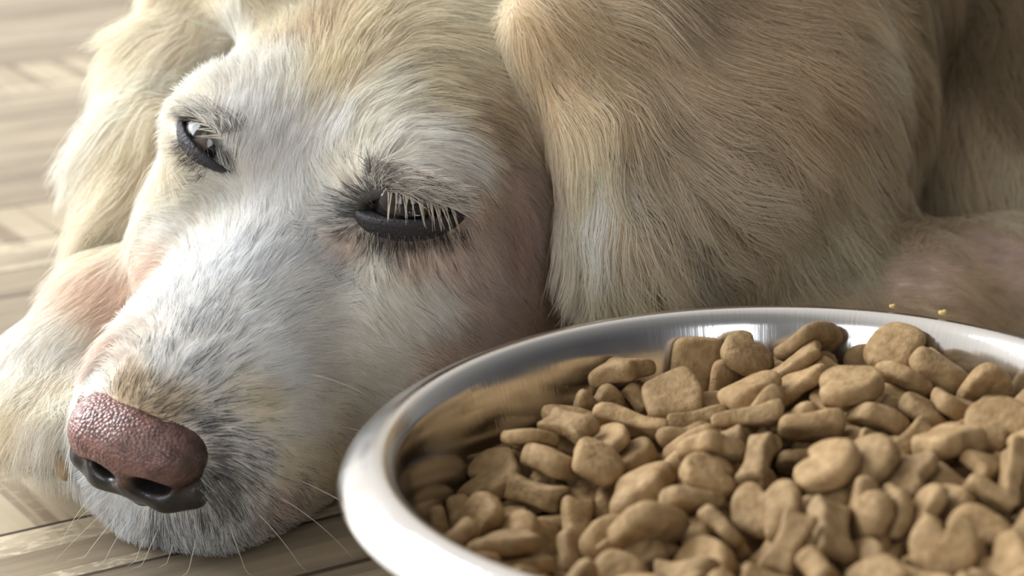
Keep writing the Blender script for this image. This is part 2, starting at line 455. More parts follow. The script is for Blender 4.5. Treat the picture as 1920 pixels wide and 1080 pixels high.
# place, lie of the hair, length in cm, lift, colour, share of dark hairs, density per cm2
CTRL = [
 # muzzle top and far flank
 (240, 735, .5, -1, .45, .25, CB, .7, 260), (180, 735, -.6, -.8, .45, .25, CW, .05, 260), (310, 770, 1, -.4, .5, .25, CB, 1.0, 260),
 (365, 800, 1, -.1, .5, .25, CI, 1.3, 260), (300, 680, .4, -1, .6, .3, CW, .5, 240), (360, 690, .9, -.7, .6, .3, CW, .6, 240),
 (230, 640, -.4, -1, .6, .35, CW, .0, 240), (270, 560, -.5, -1, .7, .4, CW, .0, 220), (340, 560, .3, -1, .7, .35, CW, .08, 220),
 (400, 600, .8, -.9, .75, .3, CW, .4, 220), (470, 600, 1, -.5, .8, .25, CW, .12, 220), (440, 500, .6, -1, .8, .3, CW, .06, 220),
 (360, 470, -.1, -1, .8, .35, CW, .0, 220), (320, 430, -.8, -.3, .8, .4, CW, .0, 220), (330, 370, -.9, .2, .8, .4, CI, .0, 220),
 (420, 400, .1, -1, .9, .3, CW, .0, 220), (540, 470, .8, -.9, .9, .25, CW, .03, 220), (600, 540, 1, -.25, .9, .25, CI, .03, 220),
 (500, 330, .2, -1, 1.0, .3, CW, .0, 210), (450, 250, .1, -1, 1.1, .3, CW, .0, 200), (560, 380, .3, -1, 1.0, .3, CW, .0, 210),
 (600, 280, .3, -1, 1.1, .3, CW, .0, 200), (400, 150, -.1, -1, 1.3, .3, CI, .0, 190), (330, 170, -1, -.2, 1.1, .4, CI, .0, 190),
 (330, 220, -1, .3, .9, .4, CI, .0, 200), (450, 80, .0, -1, 1.4, .3, CI, .0, 180), (520, 150, .1, -1, 1.4, .3, CI, .0, 180),
 (600, 60, .0, -1, 1.5, .3, CT, .04, 180), (620, 150, .4, -1, 1.3, .3, CC, .03, 180), (550, 30, -.1, -1, 1.5, .3, CC, .0, 180),
 (680, 60, .6, -.7, 1.6, .3, CC, .06, 180), (700, 180, .8, -.4, 1.3, .3, CI, .05, 190), (800, 60, 1, .0, 1.7, .3, CC, .10, 170),
 (800, 170, 1, .1, 1.4, .3, CC, .08, 180), (900, 100, 1, .3, 1.7, .3, CC, .08, 170), (760, 250, 1, .05, 1.1, .3, CI, .08, 200),
 (860, 290, 1, .7, 1.1, .25, CI, .08, 200), (900, 220, 1, .55, 1.3, .25, CT, .10, 190), (950, 330, .8, 1, 1.2, .25, CP, .06, 190),
 (1000, 220, .8, .9, 1.5, .25, CT, .08, 170), (900, 390, .6, 1, 1.0, .25, CP, .06, 200), (1000, 430, .5, 1, 1.2, .25, CP, .05, 190),
 (960, 440, .5, 1, 1.1, .22, CR, .05, 190), (1040, 480, .2, 1, 1.2, .25, CR, .05, 190), (1040, 330, .5, 1, 1.4, .25, CT, .05, 180),
 (690, 305, .0, -1, .7, .35, CI, .15, 260), (725, 275, .6, -.8, .9, .3, CI, .1, 230), (655, 345, -.8, -.7, .7, .35, CI, .2, 260), (640, 385, -1, -.1, .7, .35, CW, .2, 260), (600, 370, -.4, -1, .8, .3, CW, .05, 230), (740, 320, 1, .1, .6, .25, CI, .15, 280), (800, 345, 1, .45, .6, .2, CI, .08, 280), (850, 385, .9, .9, .6, .2, CP, .08, 280),
 (652, 452, -.2, 1, .5, .3, CR, .2, 260),
 # under the near eye and the cheek
 (700, 470, .05, 1, .75, .3, CI, .25, 240), (780, 470, .15, 1, .75, .3, CP, .25, 240), (860, 470, .5, 1, .8, .3, CP, .20, 230),
 (640, 470, -.5, .6, .7, .3, CW, .10, 240), (620, 420, -1, .3, .7, .3, CW, .15, 240), (700, 560, .5, .7, .9, .22, CI, .02, 220),
 (800, 560, .7, .8, .9, .22, CI, .03, 210), (900, 540, .9, .8, 1.0, .22, CP, .03, 200), (1000, 570, .6, 1, 1.1, .22, CP, .03, 190),
 (600, 650, 1, .05, .9, .2, CI, .02, 220), (700, 680, 1, .25, .9, .2, CI, .02, 210), (820, 680, 1, .5, 1.0, .2, CP, .03, 200),
 (520, 680, 1, -.05, .8, .22, CW, .04, 220), (480, 760, 1, .0, .7, .22, CC, .03, 230), (560, 780, 1, .15, .8, .2, CI, .02, 220),
 (680, 780, 1, .35, .9, .2, CI, .02, 210), (440, 820, 1, .15, .6, .25, CI, .7, 240), (470, 880, 1, .45, .7, .25, CI, .8, 240),
 (540, 870, 1, .3, .8, .22, CC, .06, 220), (620, 880, 1, .3, .9, .2, CC, .08, 210), (420, 930, .8, 1, .8, .3, CI, 1.1, 250),
 (520, 950, .9, .7, .8, .25, CP, .8, 230), (620, 950, 1, .35, .8, .2, CP, .08, 210), (340, 975, .35, 1, .9, .4, CW, 1.0, 260),
 (400, 990, .4, 1, .9, .35, CW, 1.1, 250), (250, 975, -.1, 1, .9, .45, CW, .10, 260), (200, 930, -.5, 1, .7, .45, CW, .0, 260),
 (180, 890, -.8, .8, .6, .5, CW, .0, 260), (300, 1000, .2, 1, .8, .35, CW, .9, 250), (480, 1000, .6, .8, .8, .25, CI, .9, 230),
 (750, 860, 1, .4, .9, .2, CP, .03, 190),
 # near ear and ruff
 (1020, 60, .8, 1, 2.0, .3, CT, .03, 120), (1080, 150, .6, 1, 2.4, .3, CT, .03, 110), (1110, 260, .45, 1, 2.6, .3, CC, .0, 110),
 (1125, 350, .2, 1, 2.8, .3, CI, .0, 110), (1110, 450, -.15, 1, 2.8, .35, CC, .0, 110), (1100, 540, -.1, 1, 2.4, .35, CI, .0, 110),
 (1180, 150, 1, .75, 2.6, .25, CT, .04, 100), (1200, 280, .9, 1, 2.8, .25, CT, .05, 100), (1190, 400, .5, 1, 3.0, .3, CT, .0, 100),
 (1180, 510, .1, 1, 2.8, .35, CC, .0, 100), (1250, 540, .15, 1, 3.0, .4, CC, .0, 100), (1280, 100, 1, .45, 3.0, .25, CB, .03, 90),
 (1300, 220, 1, .35, 3.0, .25, CB, .04, 90), (1300, 330, 1, .5, 3.0, .3, CT, .0, 90), (1330, 420, .8, 1, 3.0, .3, CT, .0, 90),
 (1290, 470, .6, 1, 3.0, .4, CI, .0, 90), (1400, 150, 1, .6, 3.2, .25, CT, .0, 80), (1420, 280, .9, .8, 3.4, .3, CT, .0, 80),
 (1380, 500, .3, 1, 3.0, .35, CT, .0, 80), (1460, 430, .5, 1, 3.4, .35, CC, .0, 80), (1520, 320, .8, 1, 3.6, .3, CC, .0, 80),
 (1560, 420, .6, 1, 3.4, .35, CC, .0, 80), (1480, 80, 1, .5, 3.4, .3, CT, .0, 80), (1600, 60, 1, .25, 3.4, .3, CC, .0, 70),
 (1620, 200, 1, .6, 3.4, .3, CT, .0, 70), (1100, 20, 1, .5, 2.6, .3, CT, .03, 90), (1250, 10, 1, .35, 3.0, .3, CB, .0, 80),
 (1450, 10, 1, .3, 3.4, .3, CT, .0, 70), (1640, 300, .7, 1, 3.0, .3, CG, .0, 70), (1640, 420, .4, 1, 3.0, .3, CT, .0, 70),  # hair in the ruff crevice toned darker, its shade put into the colour
 (1720, 80, .2, 1, 3.2, .35, CG, .1, 70), (1720, 250, .0, 1, 3.0, .3, CG, .1, 70), (1700, 400, -.3, 1, 3.0, .3, CT, .0, 70),
 (1820, 60, .3, 1, 3.2, .4, CG, .1, 70), (1800, 200, .1, 1, 3.4, .35, CT, .05, 80), (1850, 300, -.05, 1, 3.6, .3, CC, .0, 80),
 (1780, 370, -.1, 1, 3.2, .3, CC, .0, 80), (1900, 150, .2, 1, 3.2, .35, CG, .1, 70), (1900, 380, .05, 1, 3.0, .3, CC, .0, 80),
 # forearm behind the bowl
 (1560, 570, 1, -.1, .7, .3, CT, .0, 140), (1700, 530, 1, -.15, .7, .3, CP, .0, 140), (1850, 470, 1, -.1, .7, .3, CP, .0, 140),
 (1850, 560, .8, .5, .7, .3, CT, .0, 140), (1700, 590, .9, .2, .7, .3, CT, .0, 140), (1480, 560, .9, .1, 1.2, .3, CT, .0, 120),
 # far ear
 (380, 20, -.5, 1, 2.6, .3, CE, .0, 90), (340, 100, -.5, 1, 2.6, .3, CE, .0, 90), (270, 60, -1, .6, 2.8, .5, CE, .0, 90),
 (300, 180, -.6, 1, 2.8, .35, CE, .0, 90), (250, 200, -1, .7, 3.0, .5, CI, .0, 90), (290, 280, -.35, 1, 2.6, .3, CE, .0, 90),
 (230, 330, -.7, 1, 2.8, .45, CE, .0, 90), (280, 370, -.3, 1, 2.2, .3, CE, .0, 90), (230, 420, -.9, .8, 2.2, .3, CE, .0, 90),
 (310, 330, .1, 1, 1.6, .2, CE, .0, 90),
 # far leg and paw
 (290, 500, -1, .6, 1.0, .3, CP, .0, 130), (200, 560, -1, .8, 1.2, .3, CP, .0, 130), (220, 640, -.8, 1, 1.4, .35, CR, .0, 130),
 (130, 620, -1, .9, 1.2, .3, CI, .0, 130), (100, 700, -.6, 1, 1.3, .35, CI, .0, 130), (40, 740, -.7, 1, 1.4, .35, CI, .0, 130),
 (60, 810, -.2, 1, 1.3, .4, CI, .0, 130), (130, 820, .0, 1, 1.4, .4, CI, .0, 130), (170, 780, .1, 1, 1.2, .4, CE, .0, 130), (10, 800, -.6, 1, 1.2, .4, CE, .0, 130),
]
def cast(px, py):
    r = FW + RT * (px - 960) / FPX + UP * (540 - py) / FPX
    hit, n, i, d = bvh.ray_cast(Vector(CAM), Vector(r))
    return None if hit is None else (np.array(hit), np.array(n))
cp, cdr, cval, ccol = [], [], [], []
for (px, py, dx, dy, ln, lf, col, dk, den) in CTRL:
    h = cast(px, py)
    if h is None: print('no hit', px, py); continue
    P, n = h
    l = math.hypot(dx, dy)
    d = RT * dx / l - UP * dy / l
    # image-plane lie turned into a direction along the skin
    r = P - CAM; r /= np.linalg.norm(r)
    if n @ r > 0: n = -n
    t = d - r * (d @ n) / min(r @ n, -0.25)
    t -= (t @ n) * n; t /= max(np.linalg.norm(t), 1e-6)
    cp.append(P); cdr.append(t); cval.append((ln, lf, dk, den)); ccol.append(col)
# the parts of the dog the photograph does not reach
for P, t, ln, col in (((.3, 1.2, .28), (.8, .5, -.3), 3, CC), ((.45, 1.15, .2), (.6, .5, -.6), 3, CC), ((.3, 1.05, .2), (.6, .3, -.7), 3, CT),
                      ((.1, 1.0, .25), (.7, .3, -.3), 3.2, CC), ((-.02, .80, .2), (.2, .9, .3), 1.8, CC), ((.1, .85, .26), (.6, .6, .1), 3, CC),
                      ((-.1, .78, .14), (-.6, .6, -.3), 1.6, CC), ((-.08, .84, .06), (-.4, .8, -.3), 1.5, CC), ((.3, .85, .04), (.8, .5, 0), .8, CP), ((0, .95, .1), (0, .6, -.6), 3, CC)):
    cp.append(np.array(P)); t = np.array(t, float); cdr.append(t / np.linalg.norm(t)); cval.append((ln, .3, 0, 60)); ccol.append(col)
cp = np.array(cp); cdr = np.array(cdr); cval = np.array(cval); ccol = np.array(ccol)
def blend(P, pw=3.0):
    """inverse-distance blend of the control points at points P"""
    D, L, C = [], [], []
    for s in range(0, len(P), 20000):
        q = P[s:s + 20000]
        d2 = ((q[:, None] - cp[None]) ** 2).sum(-1)
        w = 1 / (d2 + .004 ** 2) ** pw
        w /= w.sum(1, keepdims=True)
        D.append(w @ cdr); L.append(w @ cval)
        w2 = 1 / (d2 + .006 ** 2) ** 2.2; w2 /= w2.sum(1, keepdims=True)
        C.append(w2 @ ccol)
    return np.concatenate(D), np.concatenate(L), np.concatenate(C)
# dark markings round the eyes (place, radius cm, strength)
SPOTS = []
for px, py, r, s in ((705, 350, .32, .85), (685, 380, .38, .85), (655, 405, .38, .55), (720, 300, .25, .45), (640, 385, .3, .45), (700, 450, .3, .8), (740, 450, .3, .75), (790, 445, .28, .7),
                     (830, 440, .3, .6), (865, 425, .3, .6), (650, 430, .3, .5), (420, 290, .20, .45), (410, 265, .15, .4), (392, 240, .16, .5), (375, 215, .12, .4), (385, 335, .14, .6), (425, 305, .1, .4),
                     (385, 800, .40, .6), (405, 850, .45, .7), (400, 900, .50, .75), (370, 950, .5, .65), (300, 975, .35, .5), (450, 940, .4, .3), (340, 780, .3, .4), (300, 755, .2, .4), (270, 745, .2, .4), (500, 690, .1, .3), (610, 830, .2, .3), (560, 880, .2, .3)):
    h = cast(px, py)
    if h is not None: SPOTS.append((h[0], r * .01, s))
def darkness(P):
    d = np.zeros(len(P))
    for c, r, s in SPOTS: d = np.maximum(d, s * np.exp(-((P - c) ** 2).sum(1) / r ** 2))
    for e in EYES.values():
        D = (P - e['C']) @ np.stack([e['A'], e['N'], e['B']]).T / c_
        q = np.sqrt(((D[:, 0] - e['mid'] / c_ * .6 + .15) / 1.75) ** 2 + ((D[:, 2] + .05) / .85) ** 2) / e['s'] ** 1.6
        d = np.maximum(d, np.where(D[:, 1] > -.2, .9 * np.exp(-np.clip(q - .85, 0, 9) ** 2 / .02), 0))
    hn = to_head(P)
    return np.maximum(d, .9 * np.exp(-(((hn - np.array([1.9, 8.0, -4.7])) / np.array([.7, 1.2, 1.0])) ** 2).sum(1)))

# skin of the body: a little darker and pinker than the coat over it
_, _, kc = blend(V)
kd = darkness(V)[:, None]
skin = kc * np.array([.92, .86, .80]) * (1 - kd * 1.03)
Sp = to_head(V)
vcolor(body_me, 'tint', skin)
m_skin, nt, b = mat('coat_skin', (.6, .5, .4), .7)
at = node(nt, 'VertexColor', layer_name='tint'); nt.links.new(at.outputs[0], b.inputs['Base Color'])
bump_noise(nt, b, 600, .4, .0005)
body_me.materials.append(m_skin)

m_fur = bpy.data.materials.new('fur'); m_fur.use_nodes = True
nt = m_fur.node_tree; nt.nodes.clear()
o_ = node(nt, 'OutputMaterial'); at = node(nt, 'Attribute', attribute_name='tint')
df = node(nt, 'BsdfPrincipled', i_Roughness=.55); df.inputs['Specular IOR Level'].default_value = .25
tl = node(nt, 'BsdfTranslucent'); mixs = node(nt, 'MixShader', i_0=.45)
nt.links.new(at.outputs['Color'], df.inputs['Base Color']); nt.links.new(at.outputs['Color'], tl.inputs[0])
nt.links.new(df.outputs[0], mixs.inputs[1]); nt.links.new(tl.outputs[0], mixs.inputs[2]); nt.links.new(mixs.outputs[0], o_.inputs[0])

def hair_object(name, pts, rad, col, parent, label=None):
    """pts n x k x 3, rad n x k, col n x 3"""
    n, k, _ = pts.shape
    hc = bpy.data.hair_curves.new(name)
    hc.add_curves([k] * n)
    hc.attributes['position'].data.foreach_set('vector', pts.astype(np.float32).ravel())
    ra = hc.attributes.get('radius') or hc.attributes.new('radius', 'FLOAT', 'POINT')
    ra.data.foreach_set('value', rad.astype(np.float32).ravel())
    ca = hc.attributes.new('tint', 'FLOAT_COLOR', 'CURVE')
    ca.data.foreach_set('color', np.concatenate([col, np.ones((n, 1))], 1).astype(np.float32).ravel())
    hc.materials.append(m_fur)
    o = link(name, hc, parent)
    if label: o['label'] = label
    return o

def value_noise(P, scale, seed):
    r = np.random.default_rng(seed)
    out = np.zeros((len(P), 3))
    for _ in range(5):
        k = r.normal(size=(3, 3)) * scale
        out += np.sin(P @ k + r.uniform(0, 6.28, 3))
    return out / 5 ** .5

def grow(budget_scale=1.0):
    T = np.concatenate([F[:, [0, 1, 2]], F[:, [0, 2, 3]]])
    A0, A1, A2 = V[T[:, 0]], V[T[:, 1]], V[T[:, 2]]
    cr = np.cross(A1 - A0, A2 - A0); ar = np.linalg.norm(cr, axis=1) / 2
    cen = (A0 + A1 + A2) / 3
    nrm = body.grad(cen)
    _, val, _ = blend(cen)
    den = val[:, 3] * 1e4
    view = CAM - cen; view /= np.linalg.norm(view, axis=1, keepdims=True)
    fac = (nrm * view).sum(1)
    px, py, z = proj(cen)
    seen = (px > -350) & (px < 2250) & (py > -350) & (py < 1350)
    den = den * np.where(seen & (fac > -.45), 1, .38) * np.where(seen | (fac > 0), 1, .6)
    den *= np.where(cen[:, 2] < .004, 0, 1)
    den *= np.where(cen[:, 1] > 1.0, .5, 1)
    num = rng.poisson(ar * den * budget_scale)
    ti = np.repeat(np.arange(len(T)), num)
    u, v = rng.random(len(ti)), rng.random(len(ti))
    s = u + v > 1; u[s], v[s] = 1 - u[s], 1 - v[s]
    R0 = A0[ti] + (A1[ti] - A0[ti]) * u[:, None] + (A2[ti] - A0[ti]) * v[:, None]
    # nothing grows on the nose leather, the eyelids or the eyes
    ok = np.ones(len(R0), bool)
    Rn = nose_fit(R0, True)
    near_n = (np.abs(Rn - nc) < .029).all(1)
    dn = np.full(len(R0), 1.0); dn[near_n] = nf.sample(Rn[near_n]); ok &= dn > -.0008
    for e in EYES.values():
        D = (R0 - e['C']) @ np.stack([e['A'], e['N'], e['B']]).T / c_
        a = D[:, 0] - e['mid'] / c_ * .6
        lo, hi = lid_edges(a, e)
        mb, hb = (lo + hi - e['low']) / 2, (hi - lo + e['low']) / 2 * 1.10
        ok &= ~((((a - .14) / (1.34 / e['w'])) ** 2 + ((D[:, 2] - mb) / hb) ** 2 < 1) & (D[:, 2] < hi - .02) & (D[:, 2] > lo - e['low']) & (D[:, 1] > 0))
    return R0[ok]

def build_fur():
    R0 = grow()
    N0 = body.grad(R0)
    D, Lv, Cc = blend(R0)
    n = len(R0)
    print('strands', n, time.time() - _T0)
    D += value_noise(R0, 160, 3) * .14 + value_noise(R0, 420, 4) * .10 * np.clip(Lv[:, :1] / 2, .3, 1.5)
    D += rng.normal(size=(n, 3)) * .13
    D -= (D * N0).sum(1, keepdims=True) * N0
    D /= np.maximum(np.linalg.norm(D, axis=1, keepdims=True), 1e-6)
    ln = Lv[:, 0] * .01 * rng.uniform(.65, 1.15, n)
    lift = np.clip(Lv[:, 1] * rng.uniform(.5, 1.5, n), .04, 1)
    k = 6
    s = np.linspace(0, 1, k)[None, :, None]
    T = D[:, None]; N = N0[:, None]; L = ln[:, None, None]; lf = lift[:, None, None]
    longf = np.clip((Lv[:, 0] - 1.2) / 1.6, 0, 1)[:, None, None]
    rel = L * (T * s + N * lf * (s - .55 * s ** 2))
    rel[..., 2] -= (longf * L * .28 * s ** 2)[..., 0]
    # waves in the long hair
    Bn = np.cross(D, N0)[:, None]
    ph = (value_noise(R0, 90, 9)[:, 0] * 3)[:, None, None]
    rel += Bn * L * longf * .11 * np.sin(s * 6.5 + ph) * s
    pts = R0[:, None] + rel
    # clumps
    nc_ = max(1, n // 26)
    cen = rng.choice(n, nc_, replace=False)
    kd = KDTree(nc_)
    for i, c in enumerate(cen): kd.insert(R0[c], i)
    kd.balance()
    own = np.array([kd.find(p)[1] for p in R0])
    cen_p = pts[cen[own]]
    close = np.linalg.norm(R0[cen[own]] - R0, axis=1)
    cl = np.clip(.55 + .25 * longf[:, 0, 0], 0, 1) * rng.uniform(.4, 1, n) * np.exp(-(close / .006) ** 2)
    pts += (cen_p - pts) * cl[:, None, None] * s ** 1.3
    big = np.where(longf[:, 0, 0] > .3)[0]
    cen2 = rng.choice(big, max(1, len(big) // 220), replace=False)
    kd2 = KDTree(len(cen2))
    for i, c in enumerate(cen2): kd2.insert(R0[c], i)
    kd2.balance()
    own2 = np.array([kd2.find(R0[i])[1] for i in big])
    # every lock swings its own way and has its own length
    sw = rng.normal(size=(len(cen2), 3)); ncen = N0[cen2]
    sw -= (sw * ncen).sum(1, keepdims=True) * ncen
    Lc = ln[cen2][:, None, None]
    pts[cen2] += sw[:, None] * Lc * .15 * (s ** 1.6) + ncen[:, None] * Lc * rng.uniform(-.02, .14, (len(cen2), 1, 1)) * s
    pts[cen2] = R0[cen2][:, None] + (pts[cen2] - R0[cen2][:, None]) * rng.uniform(.75, 1.2, (len(cen2), 1, 1))
    cp2 = pts[cen2[own2]]
    near2 = np.exp(-(np.linalg.norm(R0[cen2[own2]] - R0[big], axis=1) / .013) ** 2)
    pts[big] += (cp2 - pts[big]) * (.78 * near2 * longf[big, 0, 0] * rng.uniform(.5, 1, len(big)))[:, None, None] * s ** 1.5
    # keep hair outside the skin and above the floor
    for _ in range(2):
        flat = pts.reshape(-1, 3)
        sd = body.sample(flat)
        tgt = np.tile(np.linspace(0, .0012, k), n)
        push = np.clip(tgt - sd, 0, .012)
        m = push > 0
        g = body.grad(flat[m])
        flat[m] += g * push[m][:, None]
        pts = flat.reshape(n, k, 3)
    pts[..., 2] = np.maximum(pts[..., 2], .0008 + .0015 * rng.random((n, 1)))
    # colour: coat tone, tone shared by a lock, single dark hairs
    tone = 1 + .10 * rng.normal(size=n) + .07 * np.sin(own * 12.9898)
    col = Cc * np.clip(tone, .6, 1.15)[:, None]
    warm = value_noise(R0, 60, 21)[:, :1] * .05
    col = col * (1 + warm * np.array([[-.2, .2, .9]]))
    dk = darkness(R0)
    isd = rng.random(n) < np.clip(np.minimum(Lv[:, 2] * .36, .33) + dk * 1.05, 0, .9)
    col[isd] = col[isd] * rng.uniform(.05, .45, (isd.sum(), 1)) + np.array([.010, .009, .010])
    col = np.clip(col, .01, .92)
    thick = .000062 + .00002 * longf[:, 0, 0]
    taper = np.array([1, 1, .95, .8, .55, .15])
    rad = thick[:, None] * taper[None] * rng.uniform(.75, 1.25, (n, 1))
    hair_object('fur', pts, rad, col, dog)
    print('fur done', time.time() - _T0)

def arc_hairs(name, specs, rad, col, label=None, k=8):
    """specs: list of (root, first direction, bend direction, length)"""
    P = []
    s = np.linspace(0, 1, k)[:, None]
    for r, d, bnd, L in specs:
        d = np.array(d, float); d /= np.linalg.norm(d)
        P.append(np.array(r) + L * (d * s + np.array(bnd) * s ** 2 * .5))
    P = np.array(P); n = len(P)
    P[..., 2] = np.maximum(P[..., 2], .001)
    R = np.array([rad] * n)[:, None] * np.linspace(1, .15, k)[None]
    Cx = np.array(col)[None] * rng.uniform(.85, 1.1, (n, 1))
    return hair_object(name, P, R, np.clip(Cx, 0, .95), dog, label)

if FUR: build_fur()
# eyelashes on the upper lids
for key, e in EYES.items():
    sp = []
    tufts = np.linspace(-.55, 1.2, 9) if key == 'near' else np.linspace(-.9, 1.0, 8)
    for i in range(60 if key == 'near' else 36):
        tf = tufts[rng.integers(len(tufts))] + rng.normal() * .02
        u = tf + rng.uniform(-.11, .11)
        am = e['A'] * e['mid'] * .6
        bb = float(lid_edges(u, e)[1]) + .03
        base = e['C'] + am + c_ * (e['A'] * u + e['B'] * bb + e['N'] * math.sqrt(max(.3, (EYE_R + .30) ** 2 - u * u * .64 - bb * bb)))
        d = e['N'] * .50 - e['B'] * (1.0 if key == 'near' else .35) + e['A'] * (.28 * tf + (tf - u) * 1.6 + rng.normal() * .05) + (e['A'] * .5 if key == 'far' else 0)
        sp.append((base, d, e['B'] * -.12 + rng.normal(size=3) * .05, rng.uniform(.0045, .0095) * (1 if key == 'near' else .8)))
    if FUR: arc_hairs('eyelashes', sp, .00013, (.80, .74, .62), 'pale eyelashes')
# short hair on the upper lids, growing towards the outer corner
for key, e in EYES.items():
    n = 1900 if key == 'near' else 900
    u = rng.uniform(-1.15, 1.5, n) * (1 if key == 'near' else .85)
    b0 = lid_edges(u, e)[1] + .03 + rng.uniform(.0, .70, n)
    rr_ = EYE_R + .27 + .10 * rng.random(n)
    nn = np.sqrt(np.maximum(.15, rr_ ** 2 - u * u * .62 - b0 * b0))
    root = e['C'] + e['A'] * e['mid'] * .6 + c_ * (u[:, None] * e['A'] + b0[:, None] * e['B'] + nn[:, None] * e['N'])
    inner = np.clip((-u - .3) * 1.2, 0, 1)[:, None]
    d = e['A'] * (.95 - 1.1 * inner) - e['B'] * (.14 - .7 * inner) + e['N'] * .30 + rng.normal(size=(n, 3)) * .17
    d /= np.linalg.norm(d, axis=1, keepdims=True)
    L = rng.uniform(.0035, .0085, n)[:, None, None] * (1 if key == 'near' else .8)
    sg = np.linspace(0, 1, 5)[None, :, None]
    P = root[:, None] + L * (d[:, None] * sg - e['B'] * .12 * sg ** 2)
    tt = rng.random((n, 1)) * (.8 if key == 'near' else .1)
    base_c = (np.array(CI) * (1 - tt) + np.array(CP) * tt) * rng.uniform(.8, 1.08, (n, 1))
    isd = rng.random(n) < (.22 + .6 * inner[:, 0])
    base_c[isd] *= rng.uniform(.08, .4, (isd.sum(), 1))
    if FUR: hair_object('eyelid_hair', P, .00007 * np.array([[1, 1, .9, .6, .2]]) * np.ones((n, 1)), base_c, dog)
# fine dark fuzz on the lower lids
for key, e in EYES.items():
    n = 520 if key == 'near' else 260
    u = rng.uniform(-1.5, 1.6, n) * (1 if key == 'near' else .8)
    b0 = lid_edges(u, e)[0] - (.40 if key == 'near' else .14) - rng.random(n) ** .7 * .5
    rr_ = EYE_R + .24
    nn = np.sqrt(np.maximum(.1, rr_ ** 2 - u * u * .64 - b0 * b0))
    root = e['C'] + e['A'] * e['mid'] * .6 + c_ * (u[:, None] * e['A'] + b0[:, None] * e['B'] + nn[:, None] * e['N'])
    d = -e['B'] * .9 + e['N'] * .35 + e['A'] * (.25 * u[:, None]) + rng.normal(size=(n, 3)) * .2
    d /= np.linalg.norm(d, axis=1, keepdims=True)
    L = rng.uniform(.0018, .0045, n)[:, None, None]
    sg = np.linspace(0, 1, 5)[None, :, None]
    cc_ = np.array((.10, .09, .09)) * rng.uniform(.3, 1.6, (n, 1)); lt = rng.random(n) < .3; cc_[lt] = np.array(CB) * .7
    if FUR: hair_object('eyelid_hair', root[:, None] + L * d[:, None] * sg, .00006 * np.array([[1, 1, .9, .6, .2]]) * np.ones((n, 1)), cc_, dog)
# whiskers
sp = []
for px, py, dx, dy, L in ((560, 900, 1, .35, .035), (520, 930, 1, .5, .030), (600, 920, 1, .3, .035), (480, 960, .9, .8, .02), (430, 985, .3, 1, .016), (370, 1000, -.1, 1, .016), (300, 985, -.4, 1, .018),
                          (250, 965, -.7, .9, .020), (215, 940, -1, .9, .022), (190, 910, -1, .9, .018), (225, 960, -.8, 1, .02), (280, 990, -.5, 1, .015), (330, 1005, -.3, 1, .015), (205, 925, -1, .6, .014), (640, 800, 1, .1, .02), (575, 700, 1, .3, .02)):
    h = cast(px, py)
    if h is None: continue
    d = RT * dx - UP * dy
    sp.append((h[0], d + h[1] * .5, (0, 0, -.35) + rng.normal(size=3) * .15, L))
if FUR: arc_hairs('whiskers', sp, .00012, (.85, .82, .76), 'long pale whiskers')
# claws of the far paw
m_claw, nt, b = mat('claw', (.30, .20, .10), .4)
for (x0, y0, d0, x1, y1, d1) in ((176, 820, .698, 190, 868, .690), (120, 848, .694, 122, 884, .688)):
    a, e_ = W(x0, y0, d0), W(x1, y1, d1)
    P, Fq = sphere(1, 16, 12)
    fr = frame(e_ - a)
    P = np.stack([P[:, 0] * .0030, P[:, 1] * .0034, P[:, 2] * .0075], -1)
    P = P[:, [2, 0, 1]] @ fr + (a + e_) / 2
    P[:, 2] = np.maximum(P[:, 2], .001)
    link('claw', mesh_np('claw', P, Fq, m_claw), dog)
dog['label'] = 'cream and white long-haired dog lying with its chin on the floor beside a steel bowl'
dog['category'] = 'dog'

# ------------------------------------------------------------------ floor
fme = mesh_np('floor', np.array([[-5, -3, 0], [5, -3, 0], [5, 7, 0], [-5, 7, 0]]), np.array([[0, 1, 2, 3]]))
m_floor, nt, b = mat('wood_look_tile', (.4, .33, .24), .42)
L_ = nt.links.new
tc = node(nt, 'TexCoord')
mp = node(nt, 'Mapping'); mp.inputs['Rotation'].default_value = (0, 0, math.radians(-32.6))
L_(tc.outputs['Object'], mp.inputs[0])
sp = node(nt, 'SeparateXYZ'); L_(mp.outputs[0], sp.inputs[0])      # x runs along the boards, y across
U, Vv = sp.outputs[0], sp.outputs[1]
def M(op, a, b=None, c=None, clamp=False):
    n = node(nt, 'Math', operation=op); n.use_clamp = clamp
    for i, v in enumerate((a, b, c)):
        if v is None: continue
        if hasattr(v, 'links') or hasattr(v, 'is_linked'): L_(v, n.inputs[i])
        else: n.inputs[i].default_value = v
    return n.outputs[0]
def mixc(fac, A, Bc, mode='MIX'):
    n = node(nt, 'Mix', data_type='RGBA', blend_type=mode)
    for i, v in ((0, fac), (6, A), (7, Bc)):
        if hasattr(v, 'is_linked'): L_(v, n.inputs[i])
        elif i == 0: n.inputs[0].default_value = v
        else: n.inputs[i].default_value = (*v, 1)
    return n.outputs[2]
def noise(vec, sx, sy, detail=4, rough=.6, scale=1.0):
    m2 = node(nt, 'Mapping'); m2.inputs['Scale'].default_value = (sx, sy, 1); L_(vec, m2.inputs[0])
    n = node(nt, 'TexNoise', i_Scale=scale, i_Detail=detail, i_Roughness=rough); L_(m2.outputs[0], n.inputs[0])
    return n.outputs[0]
def ramp(x, a, b_, c0=0, c1=1):
    n = node(nt, 'MapRange'); L_(x, n.inputs[0])
    n.inputs[1].default_value = a; n.inputs[2].default_value = b_; n.inputs[3].default_value = c0; n.inputs[4].default_value = c1
    return n.outputs[0]
